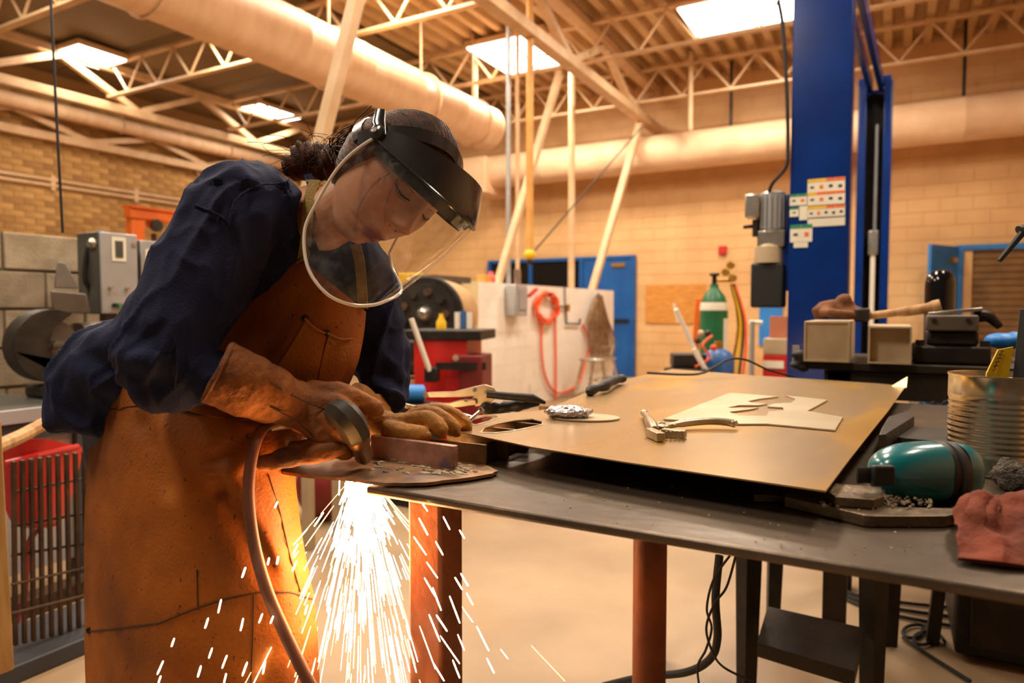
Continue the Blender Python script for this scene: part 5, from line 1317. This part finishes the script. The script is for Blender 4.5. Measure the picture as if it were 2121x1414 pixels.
# collar band, shoulder seam, sleeve cuff
def near_seam(pts, name, r=.003, mat=None, par=None): return MB().tube(crom(pts, 30), r, 6).build(name, mat or m_shirt, par or shirt)
cb_ = [P(628, 362, 1.235), P(636, 385, 1.20), P(632, 430, 1.17), P(628, 480, 1.165), P(650, 540, 1.17)]
MB().sheet(surf([cb_, [p + cv(.014, .004, .004) for p in cb_]], 24, 4), .004).build('collar', m_shirt, shirt, ang=70)
MB().sheet(surf([[P(632, 372, 1.215), P(640, 400, 1.19), P(640, 440, 1.18)], [P(646, 372, 1.215), P(650, 400, 1.19), P(648, 440, 1.18)]], 12, 4), .002).build('undershirt_edge', m_greyshirt, shirt)
# ---- jeans
m = MB()
for hx, kx, bx, d in ((318, 300, 290, 1.32), (420, 420, 420, 1.42)):
    a, b_, c_ = P(hx, 850, d+.03), P(kx, 1150, d), P(bx, 1150, d); f_ = Vector((c_.x, c_.y, .06))
    m.tube(crom([a, a.lerp(b_, .5), b_, b_.lerp(f_, .5), f_], 16), [.095]*5+[.082]*3+[.07]*4+[.062]*4, 20)
m.ell(P(318, 850, 1.38), (.13, .13, .12)); m.tube(crom([P(235, 830, 1.36), P(215, 930, 1.35), P(225, 1050, 1.34)], 8), .035, 12)
jeans = m.build('jeans', m_jeans, person); remesh(jeans, .012, 6); displace(jeans, lambda q, nn: .006*noise.noise(q*14))
for hx, d in ((290, 1.32), (420, 1.42)):
    c_ = P(hx, 1150, d); m = MB(); m.ell((c_.x, c_.y, .045), (.05, .05, .05)); m.ell((c_.x+.1, c_.y-.04, .035), (.09, .05, .04), Matrix.Rotation(-.4, 3, 'Z')); o = m.build('boot', m_black, person); remesh(o, .012, 3)
# ---- apron: bib and skirt
bib = [[(622,536,1.195),(655,562,1.185),(690,590,1.185),(725,618,1.205),(758,646,1.245)],
       [(545,600,1.195),(602,636,1.175),(660,668,1.168),(712,690,1.19),(752,700,1.235)],
       [(484,672,1.19),(545,706,1.165),(620,736,1.155),(690,756,1.18),(738,762,1.225)],
       [(440,740,1.19),(505,782,1.17),(580,808,1.185),(655,826,1.225),(708,828,1.265)],
       [(390,800,1.185),(470,845,1.165),(560,872,1.185),(625,884,1.235),(684,880,1.275)]]
skirt = [[(212,768,1.30),(262,776,1.215),(340,798,1.15),(440,830,1.13),(555,868,1.165),(650,884,1.26)],
         [(200,840,1.30),(255,845,1.20),(345,850,1.135),(455,872,1.11),(560,898,1.15),(628,915,1.24)],
         [(184,930,1.30),(246,930,1.19),(345,935,1.12),(462,945,1.095),(560,955,1.125),(612,972,1.215)],
         [(173,1090,1.30),(238,1090,1.185),(345,1090,1.11),(462,1090,1.085),(565,1092,1.11),(624,1100,1.185)],
         [(175,1290,1.30),(240,1290,1.18),(345,1280,1.10),(470,1255,1.08),(580,1240,1.105),(650,1245,1.18)],
         [(178,1430,1.31),(244,1430,1.19),(350,1430,1.11),(475,1430,1.085),(590,1425,1.11),(664,1422,1.18)],
         [(180,1650,1.33),(250,1650,1.21),(360,1650,1.13),(490,1650,1.1),(600,1650,1.13),(680,1650,1.2)]]
def crease(p):
    t_ = (p-CP); d = t_.dot(FV); px = 1060.5+FPX*t_.dot(RV)/d; py = 707-FPX*t_.dot(UV_)/d
    def ln(x0, y0, x1, y1, w_, a):
        L = math.hypot(x1-x0, y1-y0); u = ((px-x0)*(x1-x0)+(py-y0)*(y1-y0))/L/L; v = ((px-x0)*(y1-y0)-(py-y0)*(x1-x0))/L
        return a*math.exp(-(v/w_)**2)*smooth01(u*4+.2)*smooth01((1-u)*4+.2) if -.1 < u < 1.1 else 0
    v = ln(285, 850, 360, 1040, 22, -.012) + ln(325, 850, 395, 1040, 20, .007) + ln(440, 985, 575, 1215, 24, -.010) + ln(480, 975, 600, 1180, 20, .008)
    v += ln(430, 1010, 545, 930, 22, .009) + ln(420, 960, 530, 890, 16, -.006) + ln(448, 975, 452, 1035, 14, -.010)
    v += ln(560, 700, 500, 800, 20, -.006) + ln(640, 640, 560, 760, 18, .005) + ln(720, 720, 660, 830, 14, -.006)
    v += .004*noise.noise(p*11) + .0018*noise.noise(p*30)
    return v
def apply_crease(G):
    out = []
    for r in G: out.append([p - FV*crease(p) for p in r])
    return out
m = MB(); G1 = apply_crease(surf([[P(*c) for c in r] for r in bib], 70, 60)); G2 = apply_crease(surf([[P(*c) for c in r] for r in skirt], 90, 110))
m.sheet(G1, -.0035); m.sheet(G2, -.0035)
apron = m.build('apron', m_apron, person, ang=60)
# waist flap lower edge + hem seams + panels
def onskirt(px, py, off=.002, G=None):
    best, bd = None, 1e9
    for r in (G or G2):
        for p in r:
            t_ = p-CP; d = t_.dot(FV); e_ = (1060.5+FPX*t_.dot(RV)/d-px)**2 + (707-FPX*t_.dot(UV_)/d-py)**2
            if e_ < bd: bd, best = e_, d
    return P(px, py, best-off)
def seam(pts, name='seam', r=.0012, mat=m_stitch, G=None, off=.0008, n=40):
    q = []
    for i in range(len(pts)-1):
        for k in range(6): f = k/6; q.append((pts[i][0]+(pts[i+1][0]-pts[i][0])*f, pts[i][1]+(pts[i+1][1]-pts[i][1])*f))
    q.append(pts[-1])
    MB().tube(crom([onskirt(a, b, off, G) for a, b in q], n), r, 6).build(name, mat, apron)
seam([(205,852),(250,846),(300,836),(335,842),(400,858),(500,868),(560,872)])
seam([(180,1308),(250,1300),(330,1290),(400,1262),(470,1240),(540,1225),(600,1226),(646,1240)], r=.0016)
seam([(408,1180),(409,1222),(410,1262)]); seam([(526,1232),(524,1320),(520,1412)]); seam([(556,982),(580,1060),(600,1150),(622,1225)])
# hem band hanging below the lower seam and the waist fold above: raised leather layers
def layer(poly_rows, name, th=.0028, off=.004, mat=None, G=None):
    rows = [[onskirt(a, b, off, G) for a, b in r] for r in poly_rows]
    return MB().sheet(surf(rows, 40, 16), -th).build(name, mat or m_apron, apron, ang=60)
layer([[(214,770),(262,776),(340,798),(440,830),(540,862)], [(208,810),(262,812),(340,822),(440,845),(540,866)], [(204,850),(262,842),(330,838),(440,862),(540,870)]], 'waist_flap')
# chest pocket with two flaps
G1f = G1
layer([[(634,662),(660,680),(676,690)], [(600,720),(640,742),(664,752)], [(562,778),(620,806),(650,812)]], 'pocket', .003, .005, m_apron2, G1f)
layer([[(682,692),(710,704),(732,700)], [(668,744),(698,756),(722,752)], [(656,800),(680,814),(702,806)]], 'pocket', .003, .005, m_apron2, G1f)
for a, b in (((632,660),(674,690)), ((678,690),(728,702))):
    MB().tube(crom([onskirt(*a, .009, G1f), onskirt((a[0]+b[0])/2, (a[1]+b[1])/2+6, .013, G1f), onskirt(*b, .009, G1f)], 14), .0022, 8).build('pocket_lip', m_apron2, apron)
for px, py, g in ((631, 659, G1f), (676, 689, G1f), (207, 851, G2), (184, 1306, G2)):
    c = onskirt(px, py, .006, g); MB().tube([c+FV*.004, c, c-FV*.002], [.006, .006, .003], 14).build('rivet', m_blackmetal, apron)
def strap(pts, w_, name='neck_strap'):
    C = crom(pts, 30); A, B = [], []
    for i, p in enumerate(C):
        t_ = (C[min(i+1, 29)]-C[max(i-1, 0)]).normalized(); sd_ = t_.cross(FV).normalized()*w_/2; A.append(p-sd_); B.append(p+sd_)
    MB().sheet([A, [(a+b)/2 for a, b in zip(A, B)], B], .002).build(name, m_strap, apron)
strap([P(652, 372, 1.20), P(641, 410, 1.175), P(637, 450, 1.16), P(633, 500, 1.165), P(626, 540, 1.185)], .019)
strap([P(735, 505, 1.22), P(744, 540, 1.215), P(748, 580, 1.22), P(752, 640, 1.235)], .018)
MB().tube([P(616, 543, 1.185), P(628, 536, 1.18), P(636, 545, 1.18)], .003, 8).build('strap_ring', m_brass, apron)
MB().tube(crom([P(200, 858, 1.29), P(188, 862, 1.285), P(180, 872, 1.28), P(190, 880, 1.28), P(197, 868, 1.28)], 14), .0014, 6).build('tie_string', m_label, apron)
# ---- right glove (holding the torch)
def fing(m, pts, r0, r1, n=12):
    k = 16; C = crom(pts, k); rr = [r0+(r1-r0)*i/(k-1) for i in range(k)]; rr[-1] = r1*.55; rr[-2] = r1*.9; m.tube(C, rr, n); m.ell(C[-1], (r1*.55,)*3, None, 10, 8)
m = MB()
m.tube(crom([P(446,768,1.045), P(500,792,1.061), P(560,818,1.094), P(610,838,1.127), P(655,852,1.159), P(690,866,1.175)], 24),
       [(.046,.05)]*3+[(.045,.05)]*4+[(.042,.046)]*4+[(.036,.04)]*5+[(.034,.042)]*4+[(.032,.04)]*2+[(.028,.036),(.02,.028)], 28)
m.ell(P(672,868,1.175), (.05, .04, .038), Matrix((RV, FV, UV_)).transposed())
RG = [[(640,812,1.139),(690,812,1.145),(735,826,1.145),(762,838,1.150),(786,850,1.160)],
      [(650,830,1.127),(695,838,1.120),(728,862,1.120),(735,890,1.135),(722,905,1.160)],
      [(640,850,1.124),(678,866,1.115),(706,890,1.115),(712,915,1.135),(700,925,1.160)],
      [(625,868,1.118),(655,890,1.114),(682,912,1.120),(700,928,1.135),(730,936,1.160)]]
for i, f_ in enumerate(RG): fing(m, [P(*c) for c in f_], .0185 if i else .020, .0145)
fing(m, [P(640,870,1.174), P(690,905,1.190), P(728,925,1.200), P(752,938,1.215)], .019, .013)
gl = m.build('right_glove', m_glove, person); remesh(gl, .0032, 5, .5)
displace(gl, lambda q, nn: .0022*noise.noise(q*26) + .0014*(1-2*abs(noise.noise(q*55))))
_t = (P(500,792,1.061)-P(446,768,1.045)).normalized(); _a = _t.cross(Vector((0,0,1))).normalized(); _b2 = _t.cross(_a)
MB().tube([P(446,768,1.045) + _t*.004 + _a*(.0455*math.cos(q)) + _b2*(.0495*math.sin(q)) for q in [i*2*PI/40 for i in range(40)]], .0026, 6, closed=True).build('cuff_hem', m_glove, gl)
for pts in ([(560,792,1.046),(620,826,1.086),(690,852,1.110),(720,848,1.120)], [(560,842,1.054),(610,870,1.083),(650,905,1.098)]):
    C = crom([P(*c) for c in pts], 24); dg_ = []
    MB().tube(C, .0011, 6).build('seam', m_stitch, gl)
m = MB(); fing(m, [P(712, 925, 1.125), P(665, 936, 1.105), P(612, 948, 1.098), P(562, 956, 1.098), P(532, 958, 1.10)], .017, .0135); m.ell(P(600, 944, 1.10), (.03, .016, .015), Matrix((RV, FV, UV_)).transposed())
m.tube(crom([P(698, 918, 1.12), P(645, 922, 1.11), P(600, 930, 1.105)], 8), .013, 10)
bt_ = m.build('burnt_finger', m_burnt, gl); remesh(bt_, .003, 4); displace(bt_, lambda q, nn: .003*noise.noise(q*50))
# ---- left glove (resting flat)
LGZ = SZ
m = MB()
m.tube(crom([P(758, 838, 1.34), P(775, 862, 1.33), P(800, 880, 1.31), P(835, 880, 1.305), P(865, 874, 1.30)], 16), [(.05,.036)]*2+[(.046,.034)]*3+[(.040,.028)]*4+[(.042,.022)]*4+[(.044,.018)]*3, 24, ref=cv(0,.2,1))
LF = [[(800,888,1.27),(835,894,1.245),(862,897,1.235),(884,902,1.23)],
      [(845,874,1.28),(880,868,1.262),(905,880,1.25),(917,900,1.245)],
      [(850,866,1.30),(895,858,1.29),(925,873,1.28),(946,897,1.275)],
      [(850,860,1.33),(905,852,1.33),(945,864,1.33),(971,885,1.325)]]
for i, f_ in enumerate(LF): fing(m, [P(*c) for c in f_], .0175, .0145)
gl2 = m.build('left_glove', m_glove2, person); remesh(gl2, .003, 4, .5); displace(gl2, lambda q, nn: .0016*noise.noise(q*30) + .0011*(1-2*abs(noise.noise(q*60))))
# gauntlet cuff flaring back towards her
rows = []
for k, (px, py, d, ra, rb) in enumerate(((778, 868, 1.32, .034, .034), (760, 856, 1.31, .042, .040), (740, 846, 1.30, .048, .044), (722, 842, 1.295, .050, .046))):
    c = P(px, py, d); rows.append([c + cv(.30,.92,0)*(ra*math.cos(a)) + cv(.2,0,.98)*(rb*math.sin(a)) for a in [i*2*PI/32 for i in range(33)]])
MB().sheet(surf(rows, 60, 14), .003).build('gauntlet_cuff', m_glove2, gl2, ang=70)
# ---- face shield
shield = MB()
pvR, frn = (-.098, -.016, .022), (0, .158, .080)
def topc(a, off=0):   # a: -90..90 deg around the head
    s_, c_ = math.sin(a), max(0, math.cos(a)); return (.098*s_, .0195+.164*c_**.85, .029+.038*c_)
BOT = crom([(.113,.060,-.105),(.117,.094,-.145),(.111,.150,-.170),(.092,.196,-.170),(.064,.220,-.154),(.034,.224,-.134),(.004,.214,-.117),(-.028,.196,-.107),(-.058,.170,-.106),(-.088,.126,-.111),(-.106,.084,-.115),(-.112,.052,-.108)], 81)
rows = []
NA = 81
for i in range(30):
    v = i/29; r = []
    for j in range(NA):
        a = PI/2 - PI*j/(NA-1); T, B = topc(a), BOT[j]
        # rounded lower corners: shorten the drop towards both side edges
        e_ = abs(j/(NA-1)*2-1); vv = v
        bul = .006*math.sin(PI*v)
        x, y, z = [T[k]+(B[k]-T[k])*vv for k in range(3)]
        r.append(SH(x*(1+bul*2), y+bul*math.cos(a)-.016*math.sin(PI*v)*e_**5, z))
    rows.append(r)
m_visor = bpy.data.materials.new('clear_visor'); m_visor.use_nodes = True
nt = m_visor.node_tree; [nt.nodes.remove(q) for q in list(nt.nodes) if q.type == 'BSDF_PRINCIPLED']
tr = nt.nodes.new('ShaderNodeBsdfTransparent'); tr.inputs[0].default_value = (.93, .92, .89, 1)
gl_ = nt.nodes.new('ShaderNodeBsdfGlossy'); gl_.inputs['Roughness'].default_value = .06
df = nt.nodes.new('ShaderNodeBsdfDiffuse'); df.inputs[0].default_value = (.75, .72, .66, 1)
lw = nt.nodes.new('ShaderNodeLayerWeight'); lw.inputs[0].default_value = .5
pw = nt.nodes.new('ShaderNodeMath'); pw.operation = 'POWER'; pw.inputs[1].default_value = 4.5; nt.links.new(lw.outputs['Facing'], pw.inputs[0])
fn = nt.nodes.new('ShaderNodeMapRange'); fn.inputs[3].default_value = .075; fn.inputs[4].default_value = .6; nt.links.new(pw.outputs[0], fn.inputs[0])
mx1 = nt.nodes.new('ShaderNodeMixShader'); mx2 = nt.nodes.new('ShaderNodeMixShader')
nz = nt.nodes.new('ShaderNodeTexNoise'); nz.inputs['Scale'].default_value = 14; nz.inputs['Detail'].default_value = 8
mr = nt.nodes.new('ShaderNodeMapRange'); mr.inputs[1].default_value = .45; mr.inputs[2].default_value = .8; mr.inputs[3].default_value = .015; mr.inputs[4].default_value = .13
L_ = nt.links; L_.new(nz.outputs['Fac'], mr.inputs[0]); L_.new(mr.outputs[0], mx2.inputs[0]); L_.new(tr.outputs[0], mx2.inputs[1]); L_.new(df.outputs[0], mx2.inputs[2])
L_.new(fn.outputs[0], mx1.inputs[0]); L_.new(mx2.outputs[0], mx1.inputs[1]); L_.new(gl_.outputs[0], mx1.inputs[2]); L_.new(mx1.outputs[0], nt.nodes['Material Output'].inputs[0])
fs_ = MB().sheet(rows).build('face_shield', m_visor, person, ang=80)
m_rim = pm('visor_rim', (244,238,230), (228,220,208), 8, .18, spec=.6)
edge = [rows[i][0] for i in range(30)] + rows[-1][1:] + [rows[i][-1] for i in range(28, -1, -1)]
MB().tube(edge, .0026, 8).build('visor_rim', m_rim, fs_)
# brow guard (dark crown) from temple to temple
cr = []
for i in range(10):
    v = i/9; r = []
    for j in range(NA):
        a = -PI/2 + PI*j/(NA-1); x, y, z = topc(a); c_ = max(0, math.cos(a)); hgt = .012 + .036*c_**.4
        # low edge overlaps the visor, upper edge curls back to the headband
        f_ = v; yy_ = y + .004 - .052*f_**1.3*c_**.7; r.append(SH(x*(1.03-.08*f_*c_), yy_, z - .006 + hgt*f_))
    cr.append(r)
MB().sheet(cr, -.003).build('brow_guard', m_shieldblk, fs_, ang=70)
MB().tube(cr[0], .0024, 8).build('guard_lip', m_shieldblk, fs_)
# inner dark band behind visor top with fasteners
ib = []
for i in range(5):
    v = i/4; ib.append([SH(*(lambda t_: (t_[0]*.955, t_[1]-.007, t_[2]-.030*v+.002))(topc(-PI/2+PI*j/(NA-1)))) for j in range(NA)])
MB().sheet(ib, .002).build('visor_mount', m_shieldblk, fs_, ang=70)
for a in (1.25, 1.05, .8, .3, -.1):
    x, y, z = topc(a); c = SH(x*.985, y-.002, z-.016); o_ = SM @ Vector((math.sin(a), math.cos(a), 0))
    MB().tube([c, c+o_*.004], .0045, 10).build('fastener', m_blackmetal, fs_)
# headband over the hair and ratchet
def band(pts, w_, th, name, mat=m_shieldblk):
    C = crom(pts, 40); A, B = [], []
    for i, p in enumerate(C):
        t_ = (C[min(i+1, 39)]-C[max(i-1, 0)]).normalized(); nn = (p-SC).normalized(); sd_ = t_.cross(nn).normalized()*w_/2; A.append(p-sd_); B.append(p+sd_)
    MB().sheet([A, [(a+b)/2 for a, b in zip(A, B)], B], th).build(name, mat, fs_, ang=70)
def hp(a, t_, off=.012):
    d_ = (math.sin(a), math.cos(a)*math.cos(t_), math.cos(a)*math.sin(t_)); x, y, z = skull(d_, False); return H(x+d_[0]*off, y+d_[1]*off, z+d_[2]*off)
band([hp(a, .92) for a in [-PI*.5+i*PI/16 for i in range(17)]], .024, .002, 'forehead_band')
band([hp(a, -.30) for a in [PI*.5+i*PI/16 for i in range(17)]], .018, .0022, 'nape_band')
for s in (-1, 1):
    c = SH(s*.100, .018, .030); o_ = SM @ Vector((s, 0, 0))
    MB().tube([c-o_*.004, c+o_*.006, c+o_*.009], [.013, .013, .008], 20).build('pivot_knob', m_shieldblk, fs_)
    MB().tube([c+o_*.008, c+o_*.012], .004, 12).build('pivot_pin', m_chrome, fs_)
    MB().tube([SH(s*.099, -.02, .052), SH(s*.102, .0, .040), SH(s*.103, .028, .032)], [(.009,.003),(.011,.004),(.008,.003)], 10).build('pivot_arm', m_shieldblk, fs_)
# ================================================================== TORCH AND HOSE
t = thing('cutting_torch', 'dark plasma cutting torch held in her right glove, nozzle down on the plate', 'torch', P(757, 952, 1.19))
m_torch = pm('torch_plastic', (46,40,36), (62,52,44), 14, .5)
m_nozzle = pm('nozzle_brass', (158,112,74), (112,80,54), 20, .4, .6)
MB().tube(crom([P(560, 878, 1.13), P(640, 868, 1.16), P(685, 858, 1.14), P(706, 860, 1.11)], 16), [.012]*6+[.014]*6+[.016]*4, 16).build('handle', m_torch, t)
MB().tube(crom([P(690, 852, 1.115), P(712, 859, 1.092), P(728, 878, 1.10), P(741, 906, 1.12)], 14), [.012,.020]+[.0235]*5+[.0245]*5+[.0235,.0205], 8).build('torch_head', m_torch, t)
MB().tube([P(738, 898, 1.112), P(744, 916, 1.122), P(745, 919, 1.124), P(753, 943, 1.16), P(756, 952, 1.175)], [.0195, .0195, .0165, .0155, .010], 20).build('nozzle', m_nozzle, t)
MB().tube(crom([P(572, 876, 1.13), P(548, 884, 1.10), P(528, 920, 1.06), P(516, 985, 1.04), P(516, 1050, 1.03), P(527, 1130, 1.02), P(550, 1215, 1.01), P(585, 1300, 1.0), P(640, 1414, .98), P(690, 1500, .97)], 60), .0088, 12).build('torch_hose', pm('brown_hose', (112,62,40), (86,46,30), 12, .55), t)
# ================================================================== SPARKS
SO = P(748, 966, 1.18)
m_hot = emit('white_hot_spark', (1, .80, .48), 26); m_warm = emit('orange_spark', (1, .52, .16), 8)
for m in (m_hot, m_warm):
    try: m.cycles.emission_sampling = 'NONE'
    except Exception: pass
sl_ = bpy.data.lights.new('spark_glow', 'POINT'); sl_.energy = 11; sl_.color = (1, .42, .10); sl_.shadow_soft_size = .09
so_ = bpy.data.objects.new('spark_glow', sl_); so_.location = SO - Vector((0, 0, .13)) - FV*.04; COL.objects.link(so_)
random.seed(11)
def needle(mb, a, b, r):
    d = b-a; mb.tube([a, a+d*.12, a+d*.8, b], [r*.5, r*.9, r, r*.7], 5)
hot, warm = MB(), MB()
def spark_dir(sig):
    th = random.gauss(.05, sig); dp = random.gauss(0, sig*.8); return (cv(math.tan(th), -1, math.tan(dp))).normalized()
for i in range(230):                       # bright jet right under the cut
    d = spark_dir(.20); r0 = abs(random.gauss(.02, .06)); L = random.uniform(.015, .05)
    a = SO + cv(random.gauss(0, .012), -.012, 0) + d*r0; needle(hot, a, a+d*L, random.uniform(.0010, .0022))
for i in range(330):                       # spreading shower
    d = spark_dir(.30); r0 = random.uniform(.05, .44)*random.random()**.35; L = random.uniform(.02, .085)
    a = SO + d*r0; k = random.random(); needle(hot if k < .62 else warm, a, a+d*L, random.uniform(.0005, .0012))
for i in range(60):
    d = spark_dir(.14); r0 = random.uniform(.1, .3); L = random.uniform(.06, .15)
    a = SO + d*r0; needle(warm if i % 2 else hot, a, a+d*L, random.uniform(.0004, .0008))
t = hot.build('spark_shower', m_hot, smooth=False); tag(t, 'dense shower of white hot sparks falling from the cut plate', 'sparks', kind='stuff')
t = warm.build('spark_shower', m_warm, smooth=False); tag(t, 'orange cooling sparks mixed through the falling spark shower', 'sparks', kind='stuff')
def lone(mb, px, py, L, ang, d, r=.0013):
    a = math.radians(ang); dx, dy = math.cos(a)*L/2, math.sin(a)*L/2
    needle(mb, P(px-dx, py-dy, d), P(px+dx, py+dy, d), r)
mb = MB()
for px, py, L in ((572,1045,14),(505,1185,22),(556,1162,15),(575,1160,16),(612,1137,24),(610,1172,22),(455,1255,28),(428,1290,22),(501,1293,26),(358,1330,18),(332,1382,30),(413,1390,24),(465,1370,28),(507,1385,30),(547,1382,26),(436,1352,22),(466,1405,22),(330,1408,18),(540,1280,20),(563,1283,16),(636,1207,70),(634,1262,20)):
    lone(mb, px, py, L, random.uniform(100, 118), .98, random.uniform(.0009, .0012))
tag(mb.build('stray_sparks', m_hot, smooth=False), 'stray white hot sparks flying past the front of the leather apron', 'sparks', kind='stuff')
mb = MB()
for px, py, L in ((925,1083,30),(957,1106,20),(910,1135,32),(950,1208,30),(962,1200,30),(973,1240,28),(1000,1322,56),(1016,1378,34),(942,1262,60),(915,1290,40),(932,1345,70),(955,1330,36),(880,1050,20),(877,1090,40),(870,1130,46),(895,1180,40),(890,1215,44),(905,1240,50),(900,1300,60),(945,1385,40),(908,1390,46)):
    lone(mb, px, py, L, random.uniform(55, 70), 1.02, random.uniform(.0008, .0011))
tag(mb.build('stray_sparks', m_hot, smooth=False), 'stray white hot sparks flying right past the rusty table leg', 'sparks', kind='stuff')
